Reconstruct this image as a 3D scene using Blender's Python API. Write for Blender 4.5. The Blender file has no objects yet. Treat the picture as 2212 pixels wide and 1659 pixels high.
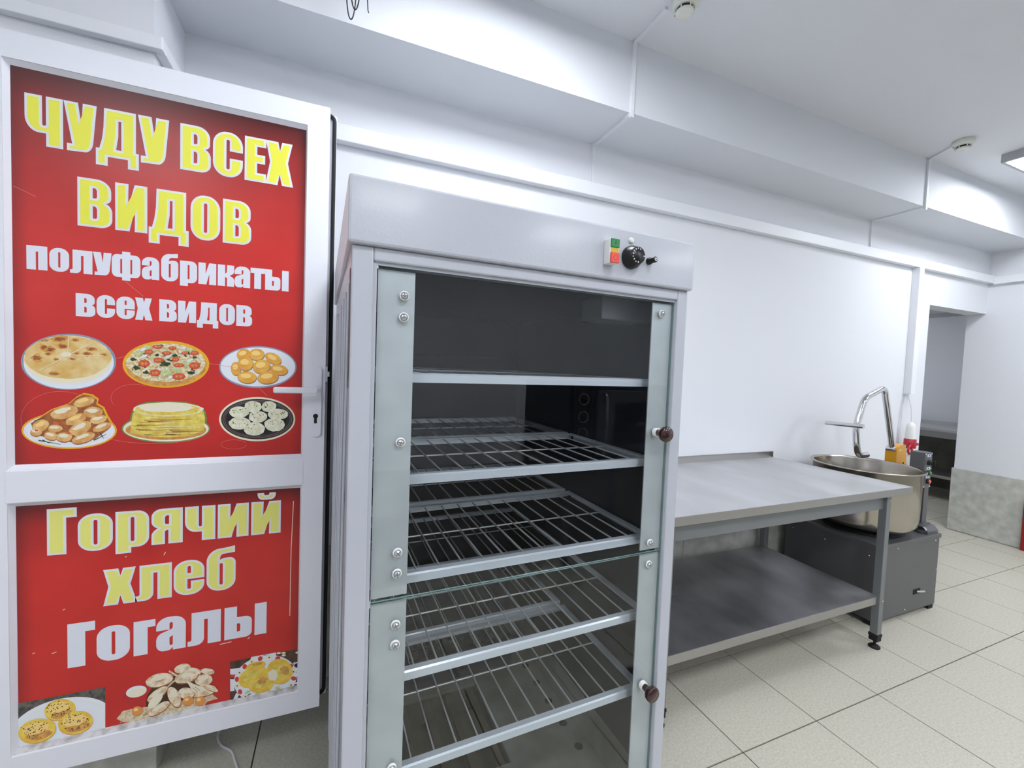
import bpy, bmesh, math, random
from mathutils import Vector, Matrix
from mathutils.geometry import tessellate_polygon
random.seed(7)
S = bpy.context.scene
COL = S.collection

# ------------------------------------------------------------------ camera
F_PX = 914.745
CAM = Vector((-1.425644, -1.064648, 1.412012))
RX = Vector((0.925522, -0.376782, 0.037997))      # image right
RY = Vector((0.018842, -0.054396, -0.998342))     # image down
RZ = Vector((0.378224, 0.924704, -0.043245))      # view direction
cam = bpy.data.cameras.new('camera')
cam_o = bpy.data.objects.new('camera', cam)
COL.objects.link(cam_o)
cam_o.matrix_world = Matrix(((RX.x, -RY.x, -RZ.x, CAM.x), (RX.y, -RY.y, -RZ.y, CAM.y), (RX.z, -RY.z, -RZ.z, CAM.z), (0, 0, 0, 1)))
cam.sensor_fit = 'HORIZONTAL'
cam.sensor_width = 36.0
cam.lens = 36.0 * F_PX / 2212.0
cam.clip_start = 0.02
S.camera = cam_o

# ------------------------------------------------------------------ world, view
w = bpy.data.worlds.new('world'); S.world = w; w.use_nodes = True
w.node_tree.nodes['Background'].inputs[0].default_value = (0.75, 0.85, 1.0, 1)
w.node_tree.nodes['Background'].inputs[1].default_value = 0.3
S.view_settings.view_transform = 'Standard'
S.view_settings.look = 'None'
S.view_settings.gamma = 1.0
S.view_settings.use_curve_mapping = False
S.view_settings.exposure = 0.12
LAMP_POWER = 21.0
LAMPS = [(-0.88, -0.06, 'near'), (2.88, 0.08, 'seen'), (-0.85, -1.75, 'a'), (0.97, -1.75, 'b'), (2.88, -1.75, 'c'), (-0.8, -3.55, 'd'), (1.0, -3.55, 'e'), (2.88, -3.55, 'f'), (-2.65, -1.75, 'g')]  # the last entry is an added, unseen lamp that brightens the poster door

# ------------------------------------------------------------------ room numbers (metres)
YW = 0.92      # back wall
XR = 4.05      # right wall
XL = -3.4      # left wall
YB = -5.0      # wall behind the camera
YP = 0.64      # face of the projecting pier on the left
XP = -1.98     # right edge of that pier
ZC = 2.92      # ceiling
BY, BZ = 0.609, 2.601   # beam front, beam soffit
DX = 3.115     # left jamb of the doorway
DZ = 2.05      # its lintel
YT = 1.05      # far face of the back wall
XF = 6.05      # far wall of the room beyond
YF = 3.6

# ------------------------------------------------------------------ helpers
def lin(c):
    c /= 255.0
    return c / 12.92 if c <= 0.04045 else ((c + 0.055) / 1.055) ** 2.4
def rgb(r, g, b): return (lin(r), lin(g), lin(b), 1.0)

MATS = {}
def mat(name, col, rough=0.5, metal=0.0, col2=None, nscale=8.0, ndetail=4.0, bump=0.0, bscale=60.0, stretch=None,
        spec=None, coat=0.0, emit=None, estr=0.0, rough2=None, contrast=(0.3, 0.7)):
    m = bpy.data.materials.new(name); m.use_nodes = True
    nt = m.node_tree; b = nt.nodes['Principled BSDF']
    b.inputs['Base Color'].default_value = rgb(*col)
    b.inputs['Roughness'].default_value = rough
    b.inputs['Metallic'].default_value = metal
    if spec is not None: b.inputs['Specular IOR Level'].default_value = spec
    if coat: b.inputs['Coat Weight'].default_value = coat; b.inputs['Coat Roughness'].default_value = 0.1
    if emit:
        b.inputs['Emission Color'].default_value = rgb(*emit); b.inputs['Emission Strength'].default_value = estr
    if col2 or bump or rough2 is not None:
        tc = nt.nodes.new('ShaderNodeTexCoord'); mp = nt.nodes.new('ShaderNodeMapping')
        nt.links.new(tc.outputs['Object'], mp.inputs['Vector'])
        if stretch: mp.inputs['Scale'].default_value = stretch
        if col2 or rough2 is not None:
            n = nt.nodes.new('ShaderNodeTexNoise'); n.inputs['Scale'].default_value = nscale; n.inputs['Detail'].default_value = ndetail
            nt.links.new(mp.outputs[0], n.inputs['Vector'])
            if col2:
                r = nt.nodes.new('ShaderNodeValToRGB')
                r.color_ramp.elements[0].position = contrast[0]; r.color_ramp.elements[0].color = rgb(*col)
                r.color_ramp.elements[1].position = contrast[1]; r.color_ramp.elements[1].color = rgb(*col2)
                nt.links.new(n.outputs['Fac'], r.inputs[0]); nt.links.new(r.outputs[0], b.inputs['Base Color'])
            if rough2 is not None:
                mr = nt.nodes.new('ShaderNodeMapRange'); mr.inputs[3].default_value = rough; mr.inputs[4].default_value = rough2
                mr.inputs[1].default_value = 0.3; mr.inputs[2].default_value = 0.7
                nt.links.new(n.outputs['Fac'], mr.inputs[0]); nt.links.new(mr.outputs[0], b.inputs['Roughness'])
        if bump:
            n2 = nt.nodes.new('ShaderNodeTexNoise'); n2.inputs['Scale'].default_value = bscale; n2.inputs['Detail'].default_value = 3
            nt.links.new(mp.outputs[0], n2.inputs['Vector'])
            bp = nt.nodes.new('ShaderNodeBump'); bp.inputs['Strength'].default_value = bump; bp.inputs['Distance'].default_value = 0.002
            nt.links.new(n2.outputs['Fac'], bp.inputs['Height']); nt.links.new(bp.outputs[0], b.inputs['Normal'])
    MATS[name] = m
    return m

ORG = {}
def tag(o, label=None, cat=None, group=None, kind=None):
    if label: o['label'] = label
    if cat: o['category'] = cat
    if group: o['group'] = group
    if kind: o['kind'] = kind
    return o
def empty(name, loc=(0, 0, 0), rz=0.0, label=None, cat=None, group=None, kind=None, local=False):
    o = bpy.data.objects.new(name, None); COL.objects.link(o); o.empty_display_size = 0.05
    o.location = loc; o.rotation_euler = (0, 0, rz)
    ORG[o] = Vector((0, 0, 0)) if local else Vector(loc)
    return tag(o, label, cat, group, kind)
def link(name, me, parent=None, loc=None, rot=None):
    o = bpy.data.objects.new(name, me); COL.objects.link(o)
    if parent is not None: o.parent = parent
    if loc is not None: o.location = loc
    if rot is not None: o.rotation_euler = rot
    return o

class MB:
    """collects faces of one mesh"""
    def __init__(s): s.v = []; s.f = []; s.fm = []; s.sm = []; s.m = 0; s.smooth = False
    def add(s, vs, fs, smooth=None):
        n = len(s.v); s.v += [tuple(v) for v in vs]
        for f in fs:
            s.f.append([i + n for i in f]); s.fm.append(s.m); s.sm.append(s.smooth if smooth is None else smooth)
        return s
    def box(s, a, b, bev=0.0):
        x0, y0, z0 = [min(a[i], b[i]) for i in range(3)]; x1, y1, z1 = [max(a[i], b[i]) for i in range(3)]
        if bev <= 0:
            vs = [(x0, y0, z0), (x1, y0, z0), (x1, y1, z0), (x0, y1, z0), (x0, y0, z1), (x1, y0, z1), (x1, y1, z1), (x0, y1, z1)]
            return s.add(vs, [(0, 3, 2, 1), (4, 5, 6, 7), (0, 1, 5, 4), (1, 2, 6, 5), (2, 3, 7, 6), (3, 0, 4, 7)], False)
        bm = bmesh.new(); bmesh.ops.create_cube(bm, size=1)
        for v in bm.verts: v.co = Vector(((x0 + x1) / 2 + v.co.x * (x1 - x0), (y0 + y1) / 2 + v.co.y * (y1 - y0), (z0 + z1) / 2 + v.co.z * (z1 - z0)))
        bmesh.ops.bevel(bm, geom=bm.edges[:], offset=min(bev, .49 * min(x1 - x0, y1 - y0, z1 - z0)), segments=2, profile=.5, affect='EDGES')
        bm.verts.index_update()
        s.add([v.co for v in bm.verts], [[v.index for v in f.verts] for f in bm.faces], False); bm.free(); return s
    def prism(s, pts, axis, a, b):
        """pts: 2-D outline; axis: extrusion axis; the other two axes in order"""
        def P(p, t):
            if axis == 0: return (t, p[0], p[1])
            if axis == 1: return (p[0], t, p[1])
            return (p[0], p[1], t)
        n = len(pts)
        vs = [P(p, a) for p in pts] + [P(p, b) for p in pts]
        fs = [[i, (i + 1) % n, (i + 1) % n + n, i + n] for i in range(n)]
        tri = tessellate_polygon([[Vector((p[0], p[1], 0)) for p in pts]])
        for t in tri: fs.append(list(t)); fs.append([i + n for i in reversed(t)])
        return s.add(vs, fs, False)
    def cyl(s, c0, c1, r, r1=None, n=24, caps=True, smooth=True):
        c0 = Vector(c0); c1 = Vector(c1); r1 = r if r1 is None else r1
        d = (c1 - c0).normalized(); u = d.orthogonal().normalized(); v = d.cross(u)
        vs = []
        for c, rr in ((c0, r), (c1, r1)):
            for i in range(n):
                a = 2 * math.pi * i / n; vs.append(c + u * (rr * math.cos(a)) + v * (rr * math.sin(a)))
        s.add(vs, [[i, (i + 1) % n, (i + 1) % n + n, i + n] for i in range(n)], smooth)
        if caps:
            s.add(vs[:n], [list(range(n - 1, -1, -1))], False); s.add(vs[n:], [list(range(n))], False)
        return s
    def lathe(s, prof, c, axis=(0, 0, 1), n=40, smooth=True):
        """prof: (radius, height along axis)"""
        c = Vector(c); d = Vector(axis).normalized(); u = d.orthogonal().normalized(); v = d.cross(u); vs = []
        for r, h in prof:
            for i in range(n):
                a = 2 * math.pi * i / n; vs.append(c + d * h + u * (r * math.cos(a)) + v * (r * math.sin(a)))
        fs = []
        for k in range(len(prof) - 1):
            for i in range(n):
                j = (i + 1) % n; fs.append([k * n + i, k * n + j, (k + 1) * n + j, (k + 1) * n + i])
        return s.add(vs, fs, smooth)
    def tube(s, pts, r, n=10, fillet=0.0, seg=6, caps=True):
        pts = [Vector(p) for p in pts]
        if fillet > 0:
            out = [pts[0]]
            for i in range(1, len(pts) - 1):
                p = pts[i]; a = (pts[i - 1] - p); b = (pts[i + 1] - p)
                fl = min(fillet, a.length * .49, b.length * .49); A = p + a.normalized() * fl; B = p + b.normalized() * fl
                for k in range(seg + 1):
                    t = k / seg; out.append(A * (1 - t) ** 2 + p * (2 * t * (1 - t)) + B * t * t)
            out.append(pts[-1]); pts = out
        vs = []; d0 = (pts[1] - pts[0]).normalized(); u = d0.orthogonal().normalized()
        for i, p in enumerate(pts):
            d = (pts[min(i + 1, len(pts) - 1)] - pts[max(i - 1, 0)]).normalized()
            u = (u - d * u.dot(d)).normalized(); v = d.cross(u)
            for k in range(n):
                a = 2 * math.pi * k / n; vs.append(p + u * (r * math.cos(a)) + v * (r * math.sin(a)))
        fs = []
        for i in range(len(pts) - 1):
            for k in range(n):
                j = (k + 1) % n; fs.append([i * n + k, i * n + j, (i + 1) * n + j, (i + 1) * n + k])
        s.add(vs, fs, True)
        if caps: s.add(vs[:n], [list(range(n - 1, -1, -1))], False); s.add(vs[-n:], [list(range(n))], False)
        return s
    def flat(s, loops, y, off=None):
        """filled 2-D outline(s) in the plane Y = y, facing -Y; loops of (x, z), the first is the outer one"""
        L = [[Vector((p[0], p[1], 0)) for p in l] for l in loops]
        allp = [p for l in L for p in l]
        vs = [(p.x, y, p.y) for p in allp]; fs = []
        for t in tessellate_polygon(L):
            a, b, c = [allp[i] for i in t]
            ar = (b.x - a.x) * (c.y - a.y) - (b.y - a.y) * (c.x - a.x)
            if abs(ar) < 1e-12: continue
            fs.append(list(t) if ar > 0 else [t[0], t[2], t[1]])
        return s.add(vs, fs, False)
    def mesh(s, name, mats, org=None):
        me = bpy.data.meshes.new(name)
        o = org or Vector((0, 0, 0))
        me.from_pydata([(v[0] - o[0], v[1] - o[1], v[2] - o[2]) for v in s.v], [], s.f)
        for m in (mats if isinstance(mats, (list, tuple)) else [mats]): me.materials.append(MATS[m] if isinstance(m, str) else m)
        me.polygons.foreach_set('material_index', s.fm); me.polygons.foreach_set('use_smooth', s.sm)
        me.update(); return me
    def build(s, name, mats, parent=None, fix=True, label=None):
        org = ORG.get(parent)
        if parent is None:
            # origin at the middle of the base
            xs = [v[0] for v in s.v]; ys = [v[1] for v in s.v]; zs = [v[2] for v in s.v]
            org = Vector(((min(xs) + max(xs)) / 2, (min(ys) + max(ys)) / 2, min(zs)))
        me = s.mesh(name, mats, org)
        if fix:
            bm = bmesh.new(); bm.from_mesh(me); bmesh.ops.recalc_face_normals(bm, faces=bm.faces[:]); bm.to_mesh(me); bm.free()
        o = link(name, me, parent, None if parent is not None else org)
        ORG[o] = org
        if label: o['label'] = label
        return o
def child(name, me, parent, p):
    """a part that shares mesh data; p in the frame of the thing"""
    o = link(name, me, parent); o.location = Vector(p) - ORG[parent]; return o
def struct(name, mb, m, parent=None):
    o = mb.build(name, m, parent)
    if parent is None: o['kind'] = 'structure'
    return o

# ------------------------------------------------------------------ materials
mat('wall_paint', (229, 231, 236), 0.62, bump=0.08, bscale=140)
mat('ceiling_paint', (226, 228, 232), 0.8, bump=0.18, bscale=160)
mat('beam_paint', (222, 225, 230), 0.7, bump=0.06, bscale=150)
mat('duct_pvc', (236, 238, 242), 0.4)
mat('white_pvc', (234, 236, 244), 0.28, spec=0.5)
mat('channel_pvc', (230, 232, 236), 0.45)
mat('grout', (74, 68, 56), 0.9)
mat('tile', (205, 201, 187), 0.42, col2=(184, 180, 165), nscale=110, ndetail=6, rough2=0.52)
mat('stone', (176, 176, 168), 0.45, col2=(205, 206, 198), nscale=16, ndetail=9, contrast=(0.32, 0.72))
mat('cab_paint', (186, 189, 198), 0.27, bump=0.10, bscale=190, coat=0.15)
mat('cab_in', (42, 43, 54), 0.40, metal=0.3, col2=(30, 31, 41), nscale=5)
mat('galv', (198, 202, 206), 0.5, metal=0.3, col2=(184, 188, 192), nscale=14, ndetail=6)
mat('shelf_paint', (205, 210, 220), 0.3, metal=0.2)
mat('wire_steel', (206, 206, 208), 0.3, metal=0.35)
mat('cab_floor', (156, 154, 148), 0.45, metal=0.3, col2=(116, 110, 98), nscale=6, ndetail=7)
mat('dirty', (66, 58, 44), 0.8, col2=(96, 86, 66), nscale=12, ndetail=7)
mat('black', (10, 10, 12), 0.35)
mat('black_matte', (14, 14, 16), 0.7)
mat('chrome', (214, 214, 216), 0.12, metal=1.0)
mat('screw', (206, 208, 212), 0.3, metal=0.8)
mat('white_nylon', (232, 232, 230), 0.4)
mat('brown_knob', (52, 22, 20), 0.22, coat=0.3)
mat('steel', (190, 190, 190), 0.36, metal=0.7, col2=(210, 211, 214), rough2=0.47, nscale=2.2, ndetail=10, bump=0.05, bscale=60, stretch=(2.0, 1.0, 1), contrast=(.35, .7))
mat('steel_edge', (176, 174, 172), 0.3, metal=1.0, rough2=0.4, nscale=9)
mat('steel_shelf', (146, 146, 150), 0.24, metal=0.85, col2=(188, 188, 192), rough2=0.5, nscale=2.2, ndetail=9, stretch=(1.6, 1, 1), contrast=(.38, .68))
mat('leg_paint', (128, 131, 133), 0.45, metal=0.4)
mat('bowl_steel', (176, 170, 160), 0.2, metal=1.0)
mat('hammer_grey', (100, 100, 102), 0.4, metal=0.35, bump=0.25, bscale=260)
mat('yellow', (208, 148, 4), 0.35, coat=0.2)
mat('plug_red', (176, 22, 44), 0.35)
mat('green_btn', (30, 128, 66), 0.3)
mat('yellow_btn', (206, 178, 20), 0.35)
mat('red_btn', (232, 84, 66), 0.3)
mat('detector', (226, 228, 218), 0.4)
mat('lamp_body', (176, 178, 180), 0.5)
mat('lamp_light', (255, 255, 255), 0.5, emit=(245, 249, 255), estr=LAMP_POWER)
mat('white_cable', (222, 222, 224), 0.4)
mat('red_paint', (150, 26, 20), 0.4)
mat('seal_dirt', (214, 212, 214), 0.8, col2=(150, 144, 136), nscale=40, ndetail=8, contrast=(0.45, 0.75))
mat('oven_dark', (58, 60, 68), 0.4, metal=0.3)
mat('oven_ring', (226, 226, 230), 0.4)
mat('oven_grey', (104, 106, 112), 0.4, metal=0.4)
mat('print_white', (226, 229, 240), 0.42)
mat('print_cream', (232, 236, 214), 0.42)
mat('print_yellow', (236, 234, 70), 0.42)
mat('print_yellow_soft', (234, 232, 124), 0.42)

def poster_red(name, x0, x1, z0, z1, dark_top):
    """red sheet colour, darker towards the top and side edges"""
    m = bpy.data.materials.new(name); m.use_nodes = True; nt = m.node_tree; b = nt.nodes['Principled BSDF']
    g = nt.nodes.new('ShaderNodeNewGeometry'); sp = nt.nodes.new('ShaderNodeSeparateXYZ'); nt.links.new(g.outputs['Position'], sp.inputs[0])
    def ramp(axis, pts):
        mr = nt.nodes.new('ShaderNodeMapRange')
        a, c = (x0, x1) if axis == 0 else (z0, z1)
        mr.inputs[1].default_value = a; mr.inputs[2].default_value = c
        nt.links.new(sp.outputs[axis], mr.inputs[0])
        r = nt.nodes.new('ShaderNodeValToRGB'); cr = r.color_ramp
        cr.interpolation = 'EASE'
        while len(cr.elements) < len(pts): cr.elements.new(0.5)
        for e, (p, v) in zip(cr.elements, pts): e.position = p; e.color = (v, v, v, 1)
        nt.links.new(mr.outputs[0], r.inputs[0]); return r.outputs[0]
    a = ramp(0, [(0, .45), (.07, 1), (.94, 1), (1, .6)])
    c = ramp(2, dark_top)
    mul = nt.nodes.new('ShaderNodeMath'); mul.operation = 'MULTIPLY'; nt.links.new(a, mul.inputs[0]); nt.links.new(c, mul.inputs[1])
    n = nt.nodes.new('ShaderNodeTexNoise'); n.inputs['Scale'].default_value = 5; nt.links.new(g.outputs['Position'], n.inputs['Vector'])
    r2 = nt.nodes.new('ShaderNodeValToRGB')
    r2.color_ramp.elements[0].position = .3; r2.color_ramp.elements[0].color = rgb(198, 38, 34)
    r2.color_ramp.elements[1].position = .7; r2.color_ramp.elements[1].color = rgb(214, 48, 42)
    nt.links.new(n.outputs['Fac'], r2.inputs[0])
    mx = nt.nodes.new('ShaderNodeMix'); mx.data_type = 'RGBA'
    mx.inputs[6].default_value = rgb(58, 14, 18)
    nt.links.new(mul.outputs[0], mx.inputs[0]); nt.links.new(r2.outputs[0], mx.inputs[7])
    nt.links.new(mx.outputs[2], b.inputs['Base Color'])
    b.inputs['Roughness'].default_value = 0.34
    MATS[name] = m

def glass_mat():
    m = bpy.data.materials.new('glass'); m.use_nodes = True; nt = m.node_tree; nt.nodes.clear()
    o = nt.nodes.new('ShaderNodeOutputMaterial'); t = nt.nodes.new('ShaderNodeBsdfTransparent'); g = nt.nodes.new('ShaderNodeBsdfGlossy')
    t.inputs[0].default_value = (0.965, 0.982, 0.978, 1); g.inputs['Roughness'].default_value = 0.01
    lw = nt.nodes.new('ShaderNodeLayerWeight'); lw.inputs[0].default_value = 0.5
    pw = nt.nodes.new('ShaderNodeMath'); pw.operation = 'POWER'; pw.inputs[1].default_value = 5.0; nt.links.new(lw.outputs['Facing'], pw.inputs[0])
    fr = nt.nodes.new('ShaderNodeMath'); fr.operation = 'MULTIPLY_ADD'; fr.inputs[1].default_value = 0.96; fr.inputs[2].default_value = 0.035; nt.links.new(pw.outputs[0], fr.inputs[0])
    mx = nt.nodes.new('ShaderNodeMixShader')
    nt.links.new(fr.outputs[0], mx.inputs[0]); nt.links.new(t.outputs[0], mx.inputs[1]); nt.links.new(g.outputs[0], mx.inputs[2]); nt.links.new(mx.outputs[0], o.inputs[0])
    MATS['glass'] = m
    mat('glass_edge', (118, 150, 142), 0.15, coat=0.5)
glass_mat()

# ================================================================== SETTING
# ---- floor: grout bed and individual tiles
TS = 0.42; GAP = 0.005
fl = MB().box((XL, YB, -0.06), (XR, YT, -0.004)).box((2.6, YT, -0.06), (XF, YF, -0.004))
floor = struct('floor', fl, 'grout')
tile_mesh = {}
def add_tile(x0, y0, x1, y1, rnd):
    k = (round(x1 - x0, 4), round(y1 - y0, 4))
    if k not in tile_mesh:
        m = MB().box((0, 0, -0.006), (k[0], k[1], 0.0)); tile_mesh[k] = m.mesh('floor_tile', 'tile')
    o = link('floor_tile', tile_mesh[k], floor)
    o.location = Vector((x0, y0, random.uniform(-.0004, .0))) - ORG[floor]
def tile_field(xa, xb, ya, yb):
    i0 = math.floor(xa / TS); i1 = math.ceil(xb / TS); j0 = math.floor(ya / TS); j1 = math.ceil(yb / TS)
    for i in range(i0, i1):
        for j in range(j0, j1):
            a = max(i * TS + GAP / 2, xa); c = min((i + 1) * TS - GAP / 2, xb); b = max(j * TS + GAP / 2, ya); d = min((j + 1) * TS - GAP / 2, yb)
            if c - a > 0.01 and d - b > 0.01: add_tile(a, b, c, d, 0)
tile_field(XL, XR, -2.1, YW)
tile_field(DX, XR, YW + .001, YT)
tile_field(2.94, XF, YT + .001, 2.52)

struct('ceiling', MB().box((XL - .1, YB - .1, ZC), (XR + .1, YT, ZC + .12)).box((2.5, YT, 2.6), (XF + .1, YF, 2.72)), 'ceiling_paint')
wb = MB().box((XL - .1, YW, 0), (DX, YT, ZC)).box((DX, YW, DZ), (XR, YT, ZC))
wall_back = struct('wall_back', wb, 'wall_paint')
wall_right = struct('wall_right', MB().box((XR, YB - .1, 0), (XR + .12, YT, ZC)), 'wall_paint')
struct('wall_left', MB().box((XL - .12, YB - .1, 0), (XL, YW, ZC)), 'wall_paint')
struct('wall_front', MB().box((XL - .1, YB - .12, 0), (XR + .1, YB, ZC)), 'wall_paint')
wall_pier = struct('wall_pier', MB().box((XL, YP, 0), (XP, YW, ZC)), 'wall_paint')
struct('wall_beyond', MB().box((XF, YT, 0), (XF + .1, YF, 2.6)).box((2.5, YF, 0), (XF + .1, YF + .1, 2.6)).box((2.5, YT, 0), (2.62, YF, 2.6)).box((XR + .121, YW, 0), (XF, YT, 2.6)), 'wall_paint')
struct('trim_1', MB().box((XP, BY, BZ), (XR, YW, ZC)), 'beam_paint')['label'] = 'white boxed ceiling beam running along the back wall'

# stone slabs of the dado
def slab(parent, a, b): return MB().box(a, b, 0.002).build('stone_slab', 'stone', parent)
DH = 0.6
for i in range(8):
    x0 = XP + 0.002 + i * 0.637
    slab(wall_back, (x0, YW - .012, 0.002), (min(x0 + 0.634, DX), YW, DH))
slab(wall_right, (XR - .014, .585, 0.004), (XR, YT + .012, DH - .004))
for k in range(3): slab(wall_right, (XR - .014, .582 - .637 * (k + 1) + .003, 0.004), (XR, .582 - .637 * k, DH - .004))
slab(wall_right, (XR, YT, 0.004), (XR + .12, YT + .012, DH - .004))
slab(wall_pier, (XP - .64, YP - .012, 0.002), (XP + .012, YP, DH * .55 + .27))
slab(wall_pier, (XP, YP, 0.002), (XP + .012, YW - .013, DH))

# ---- cable ducts
def duct(name, mb, label): 
    o = mb.build(name, 'duct_pvc'); tag(o, label, 'cable duct'); return o
DZ0, DZ1, DD = 2.318, 2.386, 0.042
duct('cable_duct', MB().box((XP + DD, YW - DD, DZ0), (2.862, YW, DZ1), .003).box((2.865, YW - DD, DZ0 + .0005), (XR, YW, DZ1), .003), 'long white plastic cable duct along the back wall under the beam')
duct('cable_duct', MB().box((XL, YP - DD + .012, DZ0 + .028), (XP + .03, YP, DZ1 + .0), .003), 'white cable duct on the front of the pier above the poster door')
duct('cable_duct', MB().box((XP, YP + .0005, DZ0 + .028), (XP + .03, YW - DD, DZ1), .003), 'short white cable duct on the side of the pier, leading to the back wall')
duct('cable_duct', MB().box((XR - DD, -1.6, DZ0 - .01), (XR, YW - DD, DZ1 - .01), .003), 'white cable duct on the right wall, high by the corner')
duct('cable_duct', MB().box((2.826, YW - .05, 1.312), (2.888, YW, DZ0 - .001), .002).box((2.822, YW - .052, 1.306), (2.905, YW, 1.312)), 'upright white cable duct dropping to the red plug')

# ---- thin cable channels over the beam
def channel(x, y_end, label, x_end=None):
    h = .008; k = .012; m = MB()
    xe = x if x_end is None else x_end
    m.prism([(x - h, BY - k), (x + h, BY - k), (xe + h, y_end), (xe - h, y_end)], 2, ZC - k, ZC)
    m.box((x - h, BY - k, BZ - k), (x + h, BY, ZC - k)).box((x - h, BY, BZ - k), (x + h, YW - k, BZ)).box((x - h, YW - k, DZ1), (x + h, YW, BZ))
    for p in ((x, BY - k, ZC - k), (x, BY - k, BZ - k), (x, YW - k, BZ - k)):
        m.box((p[0] - h - .001, p[1] - .001, p[2] - .012), (p[0] + h + .001, p[1] + .012, p[2] + .001))
    o = m.build('cable_channel', 'channel_pvc'); tag(o, label, 'cable channel', 'cable channels folded over the beam')
channel(-0.199, 0.40, 'thin white cable channel folded over the beam above the glass cabinet')
channel(2.24, 0.46, 'thin grey cable channel folded over the beam near the ceiling lamp', 2.17)

def detector(x, y, label, rz):
    t = empty('smoke_detector', (x, y, ZC), 0, label, 'smoke detector', 'smoke detectors on the ceiling')
    MB().lathe([(0, 0), (.053, 0), (.053, -.02), (.049, -.026), (.043, -.034), (.036, -.034), (.0, -.034)], (x, y, ZC), n=40).build('base', 'detector', t)
    MB().lathe([(.031, -.026), (.031, -.05), (0, -.05)], (x, y, ZC), n=32).build('chamber', 'black', t)
    MB().lathe([(0, -.046), (.036, -.046), (.036, -.05), (.032, -.055), (.014, -.056), (.013, -.055), (0, -.055)], (x, y, ZC), n=36).build('cap', 'detector', t)
    for k in range(6):
        a = rz + k * math.pi / 3; c, s_ = math.cos(a), math.sin(a)
        MB().tube([(x + .037 * c, y + .037 * s_, ZC - .03), (x + .0335 * c, y + .0335 * s_, ZC - .05)], .003, 6).build('rib', 'detector', t)
    MB().lathe([(.0025, 0), (.0025, -.004), (0, -.004)], (x + .045 * math.cos(rz + 1.4), y + .045 * math.sin(rz + 1.4), ZC - .031), n=8).build('indicator', 'plug_red', t)
detector(-.153, .345, 'round white smoke detector at the top edge, close to the folded channel', .4)
detector(2.155, .40, 'round white smoke detector farther along, beside the ceiling lamp', .9)

def lamp(x, y, label, ZC=ZC, lm='lamp_light'):
    t = empty('ceiling_lamp', (x, y, ZC), 0, label, 'ceiling lamp', 'square ceiling lamps')
    h = .3; z0 = ZC - .055; b = MB()
    b.box((x - h, y - h, z0), (x - h + .016, y + h, ZC)).box((x + h - .016, y - h, z0), (x + h, y + h, ZC))
    b.box((x - h + .016, y - h, z0), (x + h - .016, y - h + .016, ZC)).box((x - h + .016, y + h - .016, z0), (x + h - .016, y + h, ZC))
    b.build('housing', 'lamp_body', t)
    MB().box((x - h + .016, y - h + .016, z0 + .003), (x + h - .016, y + h - .016, z0 + .012)).build('diffuser', lm, t)
for i, (x, y, k) in enumerate(LAMPS):
    lamp(x, y, {'near': 'square ceiling lamp just above the top of the frame', 'seen': 'square white ceiling lamp cut by the right edge of the picture'}.get(k, 'square ceiling lamp behind the viewer, ' + {'a': 'in the nearer row on the poster door side', 'b': 'straight above the dark oven', 'c': 'in the nearer row by the right wall', 'd': 'in the far row on the poster door side', 'e': 'in the middle of the far row', 'f': 'in the far row by the right wall', 'g': 'added at the left end of the nearer row to brighten the door'}.get(k, '')))
mat('added_lamp_dim', (255, 255, 255), 0.5, emit=(245, 249, 255), estr=16.0)  # weaker emitter for the unseen lamp added beyond the doorway
lamp(4.4, 2.9, 'unseen square lamp added to light the room beyond the doorway', 2.6, 'added_lamp_dim')

# ---- black wires hanging from the ceiling in front of the beam
t = empty('hanging_wire', (-1.40, .50, ZC), 0, 'coil of thin black wire hanging from the ceiling in front of the beam', 'wire')
def loop(cx, w, zb, ph):
    P = []
    for k in range(25):
        a = math.pi * (k / 24); P.append((cx - w * math.cos(a), .50 + ph * math.sin(a) * .02, zb + .14 - .14 * math.sin(a) ** .8))
    return [(P[0][0], .50, ZC)] + P + [(P[-1][0], .50, ZC)]
MB().tube(loop(-1.412, .0165, 2.552, 1), .0021, 8).build('wire_loop', 'black', t)
MB().tube(loop(-1.40, .0155, 2.558, -1), .0021, 8).build('wire_loop', 'black', t)
MB().tube([(-1.362, .5, ZC), (-1.364, .5, 2.66), (-1.359, .5, 2.583), (-1.356, .5, 2.577)], .0017, 8).build('wire_end', 'black', t)

# ================================================================== DOOR WITH THE POSTERS
YD = 0.47; YPAN = 0.485
def at_y(px, py, Y):
    d = RX * ((px - 1106) / F_PX) + RY * ((py - 829.5) / F_PX) + RZ
    p = CAM + d * ((Y - CAM.y) / d.y); return (p.x, p.z)
DL, DRI, DR_, DBOT, DTOP = -2.305, -1.533, -1.468, 0.219, 2.221
DLI = -2.239
ZU1, ZU0 = 2.152, 1.083; ZL1, ZL0 = 0.991, 0.286
door = empty('door_1', ((DL + DR_) / 2, YD + .03, DBOT), 0, 'open white plastic door with red food posters in both panels', 'door', None, 'structure')
def bar(pts, name, y0=YD, y1=YD + .06): return MB().prism(pts, 1, y0, y1).build(name, 'white_pvc', door)
bar([(DL, DBOT), (DL, DTOP), (DLI, ZU1), (DLI, ZL0)], 'stile')
bar([(DR_, DBOT), (DR_, DTOP), (DRI, ZU1), (DRI, ZL0)], 'stile')
bar([(DL, DTOP), (DR_, DTOP), (DRI, ZU1), (DLI, ZU1)], 'top_rail')
bar([(DL, DBOT), (DR_, DBOT), (DRI, ZL0), (DLI, ZL0)], 'bottom_rail')
MB().box((DLI - .006, YD - .001, ZL1), (DRI + .006, YD + .058, ZU0), .004).build('middle_rail', 'white_pvc', door)
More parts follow.
